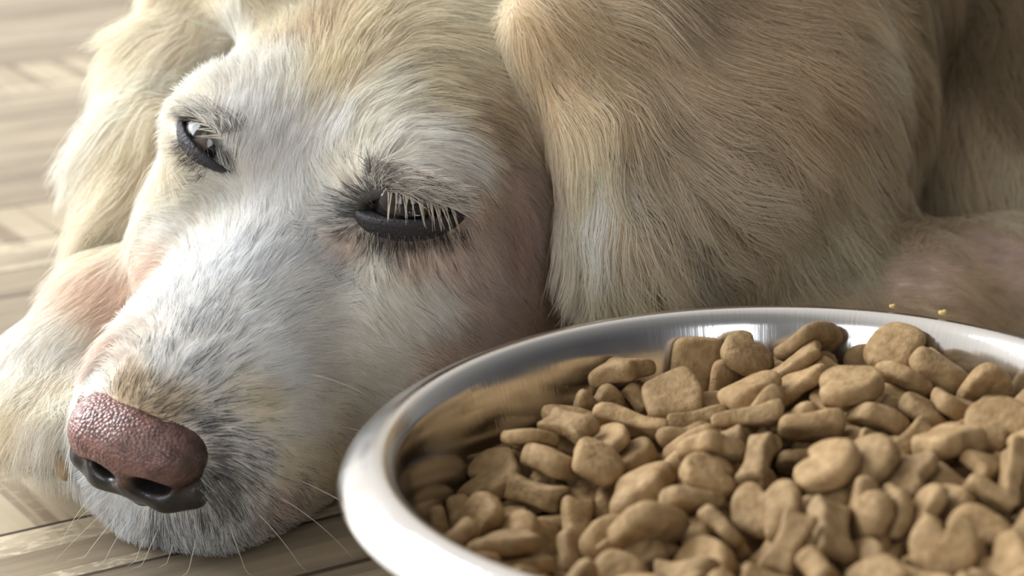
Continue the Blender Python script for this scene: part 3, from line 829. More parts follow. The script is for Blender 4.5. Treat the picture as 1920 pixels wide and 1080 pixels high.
# repeat of the printed pattern across the boards, 0.3 m
W0 = M('SUBTRACT', Vv, .5835)
t = M('PINGPONG', M('ABSOLUTE', W0), 50)      # distance from the first joint
per = M('MODULO', M('ADD', W0, 30.5), .305)   # 0 .. 0.305
def band(lo, hi):
    return M('MULTIPLY', M('GREATER_THAN', per, lo), M('LESS_THAN', per, hi))
OFF = 30.5 % .305
def at_v(v): return (v - .5835 + 30.5) % .305
grain = noise(mp.outputs[0], 6, 90, 6, .65)
grain2 = noise(mp.outputs[0], 90, 8, 6, .65)
blot = noise(mp.outputs[0], 9, 22, 5, .7)
speck = noise(mp.outputs[0], 160, 420, 3, .6)
cross = M('ADD', band(at_v(.628), at_v(.684)), 0)     # row of short boards set crosswise
cross = M('MAXIMUM', cross, band(at_v(.922 - .0), at_v(.985)))
gsel = node(nt, 'Mix', data_type='FLOAT'); L_(cross, gsel.inputs[0]); L_(grain, gsel.inputs[2]); L_(grain2, gsel.inputs[3])
g = gsel.outputs[0]
base = mixc(ramp(g, .33, .68), (.150, .117, .080), (.385, .318, .232))
base = mixc(ramp(blot, .35, .7), base, mixc(.45, base, (.56, .46, .32)))
# per board tone
cell = node(nt, 'TexWhiteNoise', noise_dimensions='2D')
cmb = node(nt, 'CombineXYZ'); L_(M('FLOOR', M('MULTIPLY', Vv, 14.7)), cmb.inputs[1]); L_(M('FLOOR', M('ADD', M('MULTIPLY', U, 1.6), M('MULTIPLY', M('FLOOR', M('MULTIPLY', Vv, 14.7)), .37))), cmb.inputs[0])
L_(cmb.outputs[0], cell.inputs[0])
base = mixc(1.0, base, mixc(cell.outputs[0], (.80, .78, .76), (1.15, 1.15, 1.15)), 'MULTIPLY')
# worn dark stripes across the short boards
stripes = noise(mp.outputs[0], 85, 2.5, 2, .6)
base = mixc(M('MULTIPLY', cross, .6), base, (.50, .41, .285))
base = mixc(M('MULTIPLY', cross, M('MULTIPLY', ramp(stripes, .49, .56, 0, .85), ramp(speck, .3, .5, .55, 1))), base, (.20, .145, .095))
# light bands beside the joints
light = M('MAXIMUM', band(at_v(.587), at_v(.5935)), band(at_v(.611), at_v(.627)))
base = mixc(M('MULTIPLY', light, ramp(speck, .40, .5, .95, .35)), base, (.60, .51, .37))
joints = None
for v in (.5862, .6275, .684, .735, .790, .857, .8925, .922, .985):
    pass
for v, wd in ((.5862, .0009), (.6272, .0008), (.684, .0010), (.735, .0011), (.790, .0012), (.857, .0012)):
    d = M('ABSOLUTE', M('SUBTRACT', per, at_v(v)))
    j = ramp(d, wd * .5, wd * 1.6, 1, 0)
    joints = j if joints is None else M('MAXIMUM', joints, j)
# short boards' own joints
ju = M('ABSOLUTE', M('SUBTRACT', M('MODULO', M('ADD', U, 20.013), .17), .085))
joints = M('MAXIMUM', joints, M('MULTIPLY', cross, ramp(ju, .0006, .0016, 1, 0)))
base = mixc(joints, base, (.07, .05, .035))
L_(base, b.inputs['Base Color'])
L_(ramp(g, .3, .7, .52, .34), b.inputs['Roughness'])
bp = node(nt, 'Bump', i_Strength=.5, i_Distance=.0008)
L_(M('SUBTRACT', M('MULTIPLY', g, .35), joints), bp.inputs['Height']); L_(bp.outputs[0], b.inputs['Normal'])
b.inputs['Specular IOR Level'].default_value = .3
fme.materials.append(m_floor)
fl = link('floor', fme); fl['kind'] = 'structure'

# ------------------------------------------------------------------ bowl
BN = np.array([-0.0396, -0.018, 1.0]); BN /= np.linalg.norm(BN)      # the bowl stands very slightly askew
BC = np.array([0.0655, 0.5413, 0.0678]) - BN * .0637
BROT = Vector((0, 0, 1)).rotation_difference(Vector(BN))
PROF = [(0.0, .0006), (.070, .0006), (.0775, .0030), (.0805, .0090), (.088, .034), (.0935, .0560), (.0950, .0595), (.0970, .0614), (.0995, .0618), (.1030, .0608), (.1065, .0591), (.1090, .0572), (.1100, .0552), (.1094, .0542), (.1080, .0560), (.1055, .0580), (.102, .0596), (.0990, .0602), (.0968, .0588), (.0950, .0550), (.0895, .034), (.082, .008), (.079, .0010), (.077, .0003), (.070, .0000), (0, .0002)]
def lathe(prof, nu=160):
    P = []; Fs = []
    for r, z in prof[1:-1]:
        for i in range(nu):
            a = 2 * math.pi * i / nu
            P.append((r * math.cos(a), r * math.sin(a), z))
    m = len(prof) - 2
    for j in range(m - 1):
        for i in range(nu): Fs.append((j * nu + i, j * nu + (i + 1) % nu, (j + 1) * nu + (i + 1) % nu, (j + 1) * nu + i))
    Fs.append(tuple(range(nu))[::-1]); Fs.append(tuple((m - 1) * nu + i for i in range(nu)))
    me = bpy.data.meshes.new('steel_bowl'); me.from_pydata(P, [], [f[::-1] for f in Fs]); me.shade_smooth()
    return me
m_steel, nt, b = mat('stainless_steel', (.74, .73, .72), .14, 1.0)
tc = node(nt, 'TexCoord'); gr = node(nt, 'Mapping')
sx = node(nt, 'SeparateXYZ'); nt.links.new(tc.outputs['Object'], sx.inputs[0])
# fine turned lines run round the bowl; smudges vary the polish
at2 = node(nt, 'Math', operation='ARCTAN2'); nt.links.new(sx.outputs[1], at2.inputs[0]); nt.links.new(sx.outputs[0], at2.inputs[1])
cb = node(nt, 'CombineXYZ'); nt.links.new(at2.outputs[0], cb.inputs[0]); nt.links.new(sx.outputs[2], cb.inputs[2])
mp2 = node(nt, 'Mapping'); mp2.inputs['Scale'].default_value = (90, 1, 25); nt.links.new(cb.outputs[0], mp2.inputs[0])
n1 = node(nt, 'TexNoise', i_Scale=1.0, i_Detail=3); nt.links.new(mp2.outputs[0], n1.inputs[0])
n2 = node(nt, 'TexNoise', i_Scale=35.0, i_Detail=4); nt.links.new(tc.outputs['Object'], n2.inputs[0])
mr = node(nt, 'MapRange'); mr.inputs[1].default_value = .35; mr.inputs[2].default_value = .7; mr.inputs[3].default_value = .09; mr.inputs[4].default_value = .24
nt.links.new(n2.outputs[0], mr.inputs[0]); nt.links.new(mr.outputs[0], b.inputs['Roughness'])
bp = node(nt, 'Bump', i_Strength=.12, i_Distance=.0004); nt.links.new(n1.outputs[0], bp.inputs['Height']); nt.links.new(bp.outputs[0], b.inputs['Normal'])
PROF = [(r, z * 1.117) for r, z in PROF]
bowl_me = lathe(PROF); bowl_me.materials.append(m_steel)
bowl = link('steel_bowl', bowl_me)
bowl.location = BC
bowl.rotation_mode = 'QUATERNION'; bowl.rotation_quaternion = BROT
bv = bowl.modifiers.new('smooth', 'SUBSURF'); bv.levels = 1; bv.render_levels = 1
bowl['label'] = 'round stainless steel bowl with a wide rolled rim, full of dog biscuits'
bowl['category'] = 'bowl'

# ------------------------------------------------------------------ kibble
def kibble_mesh(kind, var=0):
    """flat baked biscuit: outline in cm, domed rounded edge"""
    nu = 36
    th = np.linspace(0, 2 * math.pi, nu, endpoint=False)
    c, s = np.cos(th), np.sin(th)
    if kind == 0:
        x = .98 * c; w = .30 + .36 * np.abs(c) ** 2.6
        y = np.sign(s) * np.abs(s) ** .6 * w
        x = x * (1 - .16 * np.exp(-(s / .22) ** 2))
    elif kind == 1:
        x = .80 * np.sign(s) * np.abs(s) ** 1.25
        y = .66 * c - .02 + .30 * np.abs(s) ** .9 * (c > -.3) * (.5 + .5 * c) - .30 * np.exp(-(s / .35) ** 2) * (c > 0)
    elif kind == 2:
        x = .78 * np.sign(c) * np.abs(c) ** .62; y = .60 * np.sign(s) * np.abs(s) ** .62
    else:
        r = .66 + .12 * np.cos(4 * th) + .04 * np.cos(2 * th)
        x = r * c * 1.12; y = r * s
    ph = kind * 1.7 + var * 2.9
    wob = 1 + .055 * np.sin(2 * th + ph) + .045 * np.sin(3 * th + 2 * ph) + .03 * np.sin(5 * th + ph)
    x = x * wob * (1.0 - .10 * var); y = y * wob * (1.0 + .10 * var)
    prof = [(.0, .205), (.45, .21), (.78, .200), (.92, .165), (.985, .10), (1.0, .0), (.985, -.10), (.92, -.165), (.78, -.19), (.45, -.195), (0, -.195)]
    Vk = [(0, 0, prof[0][1])]; Fk = []
    for q, z in prof[1:-1]:
        for i in range(nu): Vk.append((x[i] * q, y[i] * q, z))
    Vk.append((0, 0, prof[-1][1]))
    m = len(prof) - 2
    for i in range(nu):
        Fk.append((0, 1 + i, 1 + (i + 1) % nu))
        for j in range(m - 1):
            a = 1 + j * nu
            Fk.append((a + i, a + nu + i, a + nu + (i + 1) % nu, a + (i + 1) % nu))
        a = 1 + (m - 1) * nu
        Fk.append((a + i, len(Vk) - 1, a + (i + 1) % nu))
    Vk = np.array(Vk)
    Vk[:, 2] *= 1.12 + .22 * np.sin(Vk[:, 0] * 2.1 + ph)
    Vk[:, 2] += .05 * np.sin(Vk[:, 0] * 3.2 + ph) + .035 * np.cos(Vk[:, 1] * 4.1 + ph)
    return Vk * .01, Fk
m_kib, nt, b = mat('baked_biscuit', (.36, .22, .10), .72)
b.inputs['Specular IOR Level'].default_value = .25
oi = node(nt, 'ObjectInfo'); tc = node(nt, 'TexCoord')
ad = node(nt, 'VectorMath', operation='ADD'); nt.links.new(tc.outputs['Object'], ad.inputs[0]); nt.links.new(oi.outputs['Location'], ad.inputs[1])
nz = node(nt, 'TexNoise', i_Scale=350.0, i_Detail=5); nt.links.new(ad.outputs[0], nz.inputs[0])
nz2 = node(nt, 'TexNoise', i_Scale=1900.0, i_Detail=3); nt.links.new(ad.outputs[0], nz2.inputs[0])
rp = node(nt, 'ValToRGB'); rp.color_ramp.elements[0].position = .3; rp.color_ramp.elements[0].color = (.23, .14, .060, 1)
rp.color_ramp.elements[1].position = .7; rp.color_ramp.elements[1].color = (.37, .245, .122, 1)
nt.links.new(nz.outputs[0], rp.inputs[0])
hs = node(nt, 'HueSaturation'); mr = node(nt, 'MapRange'); mr.inputs[3].default_value = .85; mr.inputs[4].default_value = 1.15
nt.links.new(oi.outputs['Random'], mr.inputs[0]); nt.links.new(mr.outputs[0], hs.inputs['Value']); nt.links.new(rp.outputs[0], hs.inputs['Color'])
nt.links.new(hs.outputs[0], b.inputs['Base Color'])
bp = node(nt, 'Bump', i_Strength=.8, i_Distance=.0012); nt.links.new(nz.outputs[0], bp.inputs['Height'])
bp2 = node(nt, 'Bump', i_Strength=.4, i_Distance=.0003); nt.links.new(nz2.outputs[0], bp2.inputs['Height']); nt.links.new(bp.outputs[0], bp2.inputs['Normal'])
nt.links.new(bp2.outputs[0], b.inputs['Normal'])
KMESH = []
for k in range(8):
    Vk, Fk = kibble_mesh(k % 4, k // 4)
    me = bpy.data.meshes.new('kibble'); me.from_pydata([tuple(v) for v in Vk], [], Fk); me.shade_smooth(); me.materials.append(m_kib)
    KMESH.append(me)
KNAME = ['bone_kibble', 'heart_kibble', 'pillow_kibble', 'clover_kibble']
KIB = [
 (5,109,368,-441,604,112,128,863,476,771),(2,122,-323,-181,567,823,-493,4,282,650),(1,117,141,-80,676,860,-12,-231,455,621),(5,120,-29,-140,590,968,179,-141,-106,602),(1,127,263,425,692,95,-625,771,-81,529),(6,128,-210,620,606,98,-619,-758,-184,524),
 (1,114,216,-237,612,605,496,-412,-467,514),(4,125,114,-318,604,704,-118,218,-666,497),(1,124,614,147,674,272,-948,-144,-86,487),(7,127,-326,84,557,288,244,-135,-916,475),(4,105,1,-391,607,811,256,-263,456,468),(7,127,462,48,676,117,766,632,-28,446),
 (5,127,-728,348,497,785,-71,-268,554,443),(2,128,438,757,673,91,-868,-473,-120,438),(2,116,140,289,632,54,45,348,935,426),(2,114,-442,215,581,116,614,-754,-204,424),(1,106,-160,17,622,194,-696,-677,141,408),(2,115,244,-57,669,263,-494,828,-43,382),
 (6,127,-115,883,594,504,379,533,-564,381),(1,107,14,821,647,926,151,249,-242,377),(0,102,-612,207,506,756,585,-155,-250,357),(1,127,549,635,644,815,176,275,478,354),(3,124,326,-85,638,133,653,724,179,345),(7,108,-142,143,636,938,-335,5,-89,340),
 (6,111,323,314,628,712,-356,25,-605,330),(0,112,-332,487,578,149,133,491,848,328),(1,106,659,538,624,754,-586,60,291,328),(5,122,-683,-164,531,764,-170,48,620,327),(0,105,-22,348,646,306,936,-140,100,327),(7,116,-351,761,634,987,-100,-71,104,314),
 (6,126,198,834,674,389,809,438,40,313),(6,127,-554,294,553,430,-195,-28,-881,312),(1,114,500,-511,574,421,-56,893,149,311),(4,107,-513,446,601,376,-39,-146,914,311),(6,125,-1,576,630,263,226,-96,-933,307),(1,105,452,-375,603,236,298,314,-870,307),
 (0,103,-28,51,644,815,-106,-180,540,305),(2,104,-762,60,497,64,388,220,-893,296),(3,102,515,-222,634,713,-482,206,-465,295),(2,108,-212,-68,583,939,-342,9,-25,289),(3,106,-136,-212,560,448,-59,-884,122,274),(1,127,-205,-308,505,324,-866,282,-258,274),
 (5,112,442,562,648,849,-143,313,400,266),(5,114,349,-283,610,197,783,302,507,260),(5,105,272,-227,603,322,-757,329,-464,259),(1,115,-409,-340,485,715,320,-312,538,247),(0,102,586,-139,650,210,749,364,512,239),(1,107,456,351,637,176,-770,-547,278,226),
 (0,103,-256,-356,519,858,339,-262,-281,222),(0,118,-503,57,448,675,83,404,-612,220),(3,112,153,600,644,468,-298,-64,829,219),(3,122,-490,-76,430,418,-314,-828,-205,214),(6,102,195,-521,566,612,-167,-137,761,212),(2,123,-361,362,521,213,-366,894,-147,206),
 (1,127,-401,-69,463,74,341,-260,900,204),(5,105,-615,394,580,216,482,-828,189,204),(4,120,564,-31,625,225,305,-919,-108,197),(4,118,81,-451,546,87,-833,-299,457,192),(0,105,141,723,645,312,15,950,-11,187),(6,103,536,350,656,238,726,-638,-94,183),
 (5,104,-427,668,556,611,766,105,170,181),(2,101,179,-371,542,254,-749,569,-226,168),(1,113,-669,-10,470,328,-234,-212,890,165),(4,103,-150,509,572,414,905,57,80,164),(6,116,-417,390,560,227,514,816,132,157),(6,122,-650,-185,475,17,66,-982,174,156),
 (4,114,106,460,509,677,-192,-263,-660,156),(7,124,-342,-223,460,249,-90,-587,-765,155),(6,112,410,-239,598,838,-90,-361,398,150),(2,114,-22,839,567,296,163,-732,-591,142),(0,113,375,134,629,868,261,84,413,136),(5,128,-509,523,547,64,-575,782,232,129),
 (6,120,-587,30,405,666,382,196,610,127),(1,110,-817,-77,496,723,56,-460,-513,124),(4,121,468,-113,593,905,278,36,-319,122),(4,108,-296,765,562,219,-751,-520,342,121),(1,120,48,-291,570,8,-869,428,249,119),(3,125,-187,446,529,734,-533,34,419,116),
 (2,112,22,442,620,74,-319,278,903,110),(4,123,-196,-169,489,412,-603,682,34,105),(1,120,409,462,598,684,290,103,661,100),(2,123,-171,377,528,790,-496,-333,-136,97),(2,107,-381,146,472,114,390,-64,911,93),(7,128,-802,214,400,556,350,-691,-303,93),
 (7,102,-493,236,487,145,989,13,28,90),(3,103,-507,-438,514,569,244,684,-384,88),(1,118,34,656,349,834,-229,-190,-464,85),(1,123,343,814,562,717,521,-386,256,85),(4,127,-53,317,581,780,-293,43,551,81),(2,110,-856,61,452,162,651,164,723,78),
 (3,122,127,413,604,623,-246,173,722,78),(4,117,229,-361,499,233,-506,827,-75,74),(0,105,274,256,604,623,-25,314,716,74),(0,105,-36,-486,537,879,-377,251,-148,66),(2,112,244,520,624,811,88,-127,-564,63),(1,124,-532,195,423,5,503,-834,226,62),
 (0,102,-552,322,452,194,-313,-101,-924,58),(7,117,118,583,551,19,-932,-298,-203,55),(4,120,316,-502,530,459,780,-395,-159,54),(4,125,11,556,447,90,144,-925,-339,52),(6,121,-68,632,543,126,-18,238,-963,50),(0,105,-373,-119,513,472,-796,-379,32,48),
 (2,119,519,137,573,283,-211,-186,-917,47),(4,113,5,-302,491,855,316,32,-411,45),(4,107,-681,289,432,10,-56,159,986,43),(1,125,-215,243,536,887,-342,-232,206,42),(1,104,433,-625,580,194,429,-882,-24,40),(7,108,-704,168,447,14,-355,922,-152,39),
 (7,114,237,692,595,573,-809,-51,-120,38),(0,116,-280,-75,472,245,-516,815,-98,36),(0,125,594,-159,524,622,-307,212,-688,35),(5,113,-603,438,431,212,298,32,930,33),(0,126,-163,-324,432,122,-894,-217,-372,26),(4,119,-331,526,514,890,335,-88,-296,26),
 (1,119,479,-14,555,711,66,-68,697,26),(1,113,-133,-509,517,889,45,382,248,25),(5,112,-479,390,451,200,-237,-946,92,25),(7,118,206,765,576,319,-406,752,410,24),(4,109,602,-395,577,697,442,-142,-547,22),(4,120,-334,783,510,7,930,87,-357,21),
 (6,118,709,444,572,510,144,44,847,21),(0,117,197,722,299,308,-136,-250,-908,18),(1,110,-214,90,539,571,271,-266,-727,18),(1,118,6,-447,474,201,-450,-835,-244,16),(4,105,-518,-66,364,254,-882,43,394,16),(1,117,-542,-163,374,307,829,332,-329,15),
 (7,110,685,1,672,208,-380,901,22,14),(4,127,652,-99,581,190,-610,540,-548,14),(5,124,-281,-585,552,238,665,677,207,13),(4,106,-673,540,460,314,-293,530,-731,13),(2,127,-659,407,350,596,-192,-220,-748,12),(5,104,236,421,558,203,155,964,71,12),
 (0,117,140,828,529,550,171,-346,741,12),(5,114,354,-155,538,199,-954,-121,188,11),(2,112,384,253,555,60,720,568,-394,11),(3,100,185,574,460,390,34,-475,788,9),(4,112,743,390,631,64,891,447,43,8),(2,113,-656,-482,528,460,-173,520,-699,7),
 (4,108,-135,457,441,308,162,897,-272,7),(1,117,420,-289,506,159,538,771,-301,7),(2,124,-783,-288,520,594,-178,214,754,6),(5,117,-83,597,445,90,-745,564,345,5),(2,110,514,-435,515,696,310,-293,-578,4),(0,116,-460,347,304,921,-193,-215,262,4),
 (1,118,-88,765,302,257,771,-579,-68,4),(3,107,-23,489,512,291,-10,-948,-130,3),(4,120,-418,512,298,758,443,252,406,3),(5,101,-448,480,392,962,28,173,-207,3),(0,106,536,522,584,405,559,-717,-97,3),(4,108,551,368,566,40,123,-8,-992,2),
 (2,106,-219,617,532,664,-85,20,-743,2),(2,127,252,522,527,774,109,-402,478,2),(6,115,-246,558,458,70,117,-977,-164,2),(4,102,573,647,549,943,-33,-110,-313,2),(4,106,401,358,536,497,705,-492,116,2),(3,120,9,715,523,334,-623,706,49,2),
 (7,120,562,596,455,83,-312,-148,935,1),(5,123,651,233,604,827,-82,-519,201,1),(1,106,653,94,530,376,89,637,-667,1),(5,122,-533,565,363,338,68,-51,937,1),(1,111,-680,234,373,75,864,496,50,1),(3,107,629,476,537,104,824,-548,-98,1),
 (5,117,520,246,597,916,-360,-174,3,1),(5,114,337,656,562,411,-18,890,-197,1),(1,113,-413,-496,511,893,-49,-56,444,0),(4,112,275,-544,507,520,765,-366,-100,0),(4,125,124,-529,492,52,-880,-311,354,0),(4,112,-383,-312,411,178,40,200,-963,0),
 (2,119,-68,-397,399,253,-250,883,308,0),(6,102,-327,372,466,969,-200,-82,118,0),(2,111,-554,564,308,899,88,-41,427,0),(4,124,-246,-426,423,137,926,-227,-268,0),(6,109,-440,-205,398,53,-454,64,-887,0),(4,103,385,-448,507,904,90,116,-401,0),
 (7,105,784,234,323,235,716,471,459,0),(7,128,485,-534,324,170,-184,232,-940,0),(5,119,345,680,308,157,792,533,-252,0),(4,106,-712,-19,202,156,739,651,77,0),(5,119,-661,-457,224,522,146,555,631,0),(5,110,-74,-636,245,35,47,250,-967,0),
 (4,126,618,-548,316,2,-680,471,-562,0),(1,112,-198,734,254,54,-105,282,952,0),(1,111,-717,372,241,176,605,-87,772,0),(7,107,53,814,309,484,-704,-450,-260,0),(1,110,-747,-296,225,697,111,615,351,0),(1,106,-569,-371,210,62,-137,-60,987,0),
 (4,117,329,567,386,285,931,-179,-143,0),(3,121,816,12,314,515,-461,510,-512,0),(5,125,277,771,414,387,-920,56,29,0),(2,125,-484,-550,196,74,590,796,113,0),(1,118,-499,564,227,904,-140,-72,398,0),(5,118,431,-458,320,869,247,51,426,0),
 (6,106,644,435,306,861,-76,303,401,0),(1,121,743,-163,301,179,364,-902,-146,0),(1,119,-576,417,246,167,-599,753,-215,0),(4,109,481,-620,226,929,182,4,323,0),(5,127,-307,-662,201,827,51,-175,531,0),(2,114,-434,-526,282,16,-870,-475,-130,0),
 (3,104,104,814,431,42,-356,-915,-185,0),(0,125,-22,-752,224,754,-650,55,-81,0),(0,123,-683,-220,197,505,-108,-108,849,0),(4,127,-794,-28,205,373,559,-572,-470,0),(4,123,161,-669,247,125,-342,897,249,0),(4,126,299,-719,236,205,253,-575,-751,0),
 (6,107,-367,667,238,194,920,281,191,0),(4,124,-401,-390,272,179,-972,-103,-112,0),(4,107,762,66,322,656,498,444,352,0),(7,101,-358,-501,239,204,-76,-169,961,0),(5,109,-68,-808,244,617,729,219,-198,0),(2,125,718,-400,308,741,-154,-601,-258,0),
 (3,121,411,-668,337,694,-431,-22,-576,0),(6,109,197,-746,254,243,-232,727,-599,0),(4,116,-164,-549,279,298,178,174,-922,0),(6,102,-726,120,256,376,-749,-356,413,0),(5,102,203,816,352,14,104,620,-778,0),(5,119,-614,228,244,920,-157,-194,303,0),
 (5,114,52,-776,315,149,961,92,-214,0),(4,102,-608,-178,229,198,-847,489,-62,0),(0,112,599,588,347,390,585,162,-692,0),(1,117,-263,783,346,95,-309,749,578,0),(6,108,671,122,370,311,-586,-739,118,0),(5,105,684,-350,324,156,-508,156,833,0),
 (7,114,-570,-332,304,556,-258,143,777,0),(2,125,731,294,365,618,365,-370,-590,0),(0,108,81,-645,271,808,-464,-316,179,0),(0,120,624,-262,349,419,-482,697,-326,0),(0,124,-774,190,239,445,479,-628,-422,0),(1,114,282,-548,313,252,-837,462,150,0),
 (7,125,-652,260,305,181,-636,737,-141,0),(3,105,558,-315,387,602,-72,757,-245,0),(1,114,-137,-781,346,425,895,-107,84,0),(4,115,504,607,319,447,408,704,372,0),(1,126,-508,-645,306,189,-455,-428,-758,0),(1,127,-278,526,341,204,-226,254,918,0),
 (4,111,611,490,418,596,-389,-498,-496,0),(4,105,624,293,371,459,210,248,827,0),(1,102,399,657,380,7,-495,-794,352,0),(1,126,19,-550,340,103,-660,728,156,0),(2,102,-249,-660,266,118,-11,973,200,0),(0,124,-17,-792,423,316,255,567,717,0),
 (0,125,-414,-297,300,958,132,-247,67,0),(5,105,-311,-593,333,185,511,720,-431,0),(0,113,-210,-767,264,471,59,-875,97,0),(5,128,-234,682,353,827,320,128,-445,0),(4,103,-205,-496,355,229,465,-854,41,0),(5,118,711,-105,383,16,15,992,-126,0),
 (0,120,608,-454,338,468,-92,427,768,0),(0,123,-691,-281,270,491,368,386,689,0),(4,100,-590,-60,254,272,371,882,103,0),(0,120,714,87,411,307,468,-799,-222,0),(1,124,-480,190,343,204,758,607,126,0),(0,102,782,366,468,257,423,626,603,0),
 (2,113,-355,-741,294,332,-510,-347,-713,0),(5,119,25,724,386,934,-356,7,21,0),(1,109,-59,-663,343,748,435,-479,151,0),(3,111,-527,354,344,774,-162,-204,577,0),(1,101,-788,62,366,67,-833,364,-411,0),(3,120,455,722,439,8,-482,-518,-706,0),
 (1,120,537,-626,409,126,361,-318,-867,0),(6,126,413,-562,417,988,8,-110,111,0),(3,117,337,664,456,908,-126,-352,-189,0),(0,105,580,85,433,549,271,211,762,0),(5,116,264,-606,350,85,-694,661,272,0),(5,125,-587,-503,303,10,568,-109,816,0),
 (4,106,483,464,382,156,98,-957,223,0),(0,128,-337,-669,319,835,89,-441,-317,0),(2,112,324,-774,352,623,771,125,41,0),(4,103,-779,-161,290,515,-366,229,-740,0),(7,116,-170,-730,378,237,-98,-526,-811,0),(2,109,-91,836,402,872,466,132,-67,0),
 (3,123,528,-176,428,26,-938,149,312,0),(3,124,124,-428,404,725,209,227,-616,0),(1,102,-536,30,306,62,827,488,272,0),(7,120,-632,111,333,442,-280,-678,-516,0),(6,114,94,-732,353,114,-768,-600,194,0),(3,123,-136,616,402,250,-946,135,155,0),
 (1,110,-442,667,323,397,380,-564,616,0),(0,106,788,-306,358,707,64,-609,-353,0),(2,103,-525,-475,338,747,358,531,177,0),(7,120,432,545,497,873,292,-388,-55,0),(0,124,531,23,486,208,787,-530,-239,0),(6,114,-279,-501,328,217,-51,-950,219,0),
 (1,105,-175,-669,499,340,-909,-36,239,0),(3,121,-476,-605,376,23,286,437,852,0),(6,127,-648,-192,333,444,-462,-685,348,0),(3,126,-313,359,410,115,795,-550,228,0),(2,116,481,570,463,484,-547,676,-101,0),(6,110,433,-389,411,982,-170,87,-1,0),
 (4,123,-736,-38,308,902,-416,101,57,0),(3,106,819,128,420,710,-466,-418,323,0),(7,116,669,385,435,521,241,802,165,0),(2,107,274,-480,400,244,28,-332,-910,0),(1,118,-115,769,454,490,-731,-470,64,0),(1,116,367,-754,473,297,696,-530,382,0),
 (5,100,-371,610,380,202,-902,-355,140,0),(1,106,-294,-404,368,204,884,-386,-168,0),(7,105,-246,-576,464,239,597,-763,64,0),(6,108,682,193,453,151,977,86,120,0),(6,104,-247,-639,417,862,-272,157,-398,0),(6,120,-113,-574,406,252,819,445,260,0),
 (3,122,-524,-226,329,178,614,684,-352,0),(0,127,780,-31,449,126,938,-233,-223,0),(4,117,466,-690,498,195,156,849,-467,0),(4,117,82,-619,390,58,-86,-308,-946,0),(4,126,768,-214,372,501,778,368,91,0),(2,118,-670,-378,356,495,240,-157,-820,0),
 (4,100,675,-63,442,770,549,-301,-125,0),(5,106,-675,-65,383,160,9,-965,207,0),(5,116,303,-382,454,106,-274,955,32,0),(6,112,-677,40,329,692,644,292,-146,0),(4,122,845,-144,514,788,74,-535,297,0),(2,108,641,228,493,550,-26,-160,-819,0),
 (1,108,-387,500,445,236,502,-832,-2,0),(0,116,217,720,447,840,496,-79,203,0),(6,115,-415,-497,366,145,-440,881,-94,0),(4,112,649,-428,412,842,305,-326,-302,0),(0,119,-420,-641,459,158,347,157,911,0),(3,111,675,-300,453,191,309,733,575,0),
 (2,105,564,-202,467,127,-899,-101,406,0),(4,108,-128,-832,450,923,362,-105,-74,0),(1,107,560,373,437,622,154,-190,-744,0),(6,116,56,757,493,408,-313,-369,775,0),(6,123,175,652,456,787,564,115,-221,0),(7,102,190,-809,491,217,231,-68,946,0),
 (2,113,774,220,502,510,415,-731,-181,0),(4,105,501,211,482,252,356,-900,-15,0),(2,121,797,-272,556,578,135,209,-778,0),(3,102,448,-320,443,952,-271,-28,-142,0),(1,100,-411,24,395,382,-673,622,-121,0),(2,125,509,373,492,976,-6,-208,-71,0),
 (4,102,-491,-372,374,814,200,485,251,0),(4,110,-389,199,410,219,559,-735,-315,0),(4,122,-690,453,396,222,866,417,-163,0),(0,126,-50,-641,512,199,-822,-503,178,0),(4,108,157,-835,393,612,706,283,-218,0),(0,101,357,-612,459,129,-578,800,-93,0),
 (7,126,-422,-504,444,26,973,211,93,0),(1,100,455,698,566,871,177,-306,-340,0),(2,112,551,-463,458,655,-192,-471,559,0),(5,115,-697,-303,459,404,-162,-175,-883,0),(4,111,-213,790,521,614,99,-505,-598,0),(0,113,285,-651,394,70,-719,668,180,0),
 (2,124,153,-737,417,121,60,-948,290,0),(1,128,213,-802,573,182,-968,-79,156,0),(5,126,338,521,502,106,-870,-242,-416,0),(7,124,-800,-138,410,435,455,-403,-665,0),(0,113,-304,653,419,403,227,102,881,0),(4,106,18,-732,478,171,578,-796,-57,0),
 (0,105,-526,565,431,826,89,220,512,0),(0,113,-276,677,488,136,-956,-195,171,0),(5,123,650,-342,522,790,477,-372,103,0),(6,126,215,-640,477,71,603,-781,-147,0),(3,108,76,-588,438,812,-221,-126,-526,0),(0,107,-312,103,477,679,334,267,597,0),
 (2,123,795,1,504,112,-406,-886,193,0),(5,110,637,-455,482,708,-130,-458,522,0),(5,102,700,-168,466,234,46,327,-914,0),(6,110,785,-248,497,5,159,953,257,0),(5,120,-188,-495,477,651,-319,149,-672,0),(0,115,753,64,578,158,250,-940,170,0),
 (7,118,856,164,560,653,-457,557,-234,0),(5,112,-366,-709,484,395,288,-160,858,0),(0,101,701,475,395,570,-549,585,-175,0),(0,117,-754,-231,372,445,-495,593,-453,0),(5,126,769,294,582,93,-193,922,-322,0),(7,105,686,-195,564,122,762,124,623,0),
 (3,111,-611,-409,437,850,215,447,-174,0),(4,113,485,-241,562,501,108,383,768,0),(0,127,-575,588,506,815,311,235,429,0),(4,108,46,600,585,728,-118,-193,647,0),(5,103,268,-674,514,85,-926,-361,72,0),(0,121,-268,-814,457,591,460,-562,352,0),
 (6,117,595,-597,532,67,272,-838,467,0),(0,102,409,-622,516,249,-168,43,-953,0),(6,113,-411,747,430,540,-783,136,278,0),(3,126,-748,-418,451,337,754,145,-545,0),(7,126,-595,-546,455,19,-968,81,-239,0),(0,114,863,294,675,239,484,706,458,0),
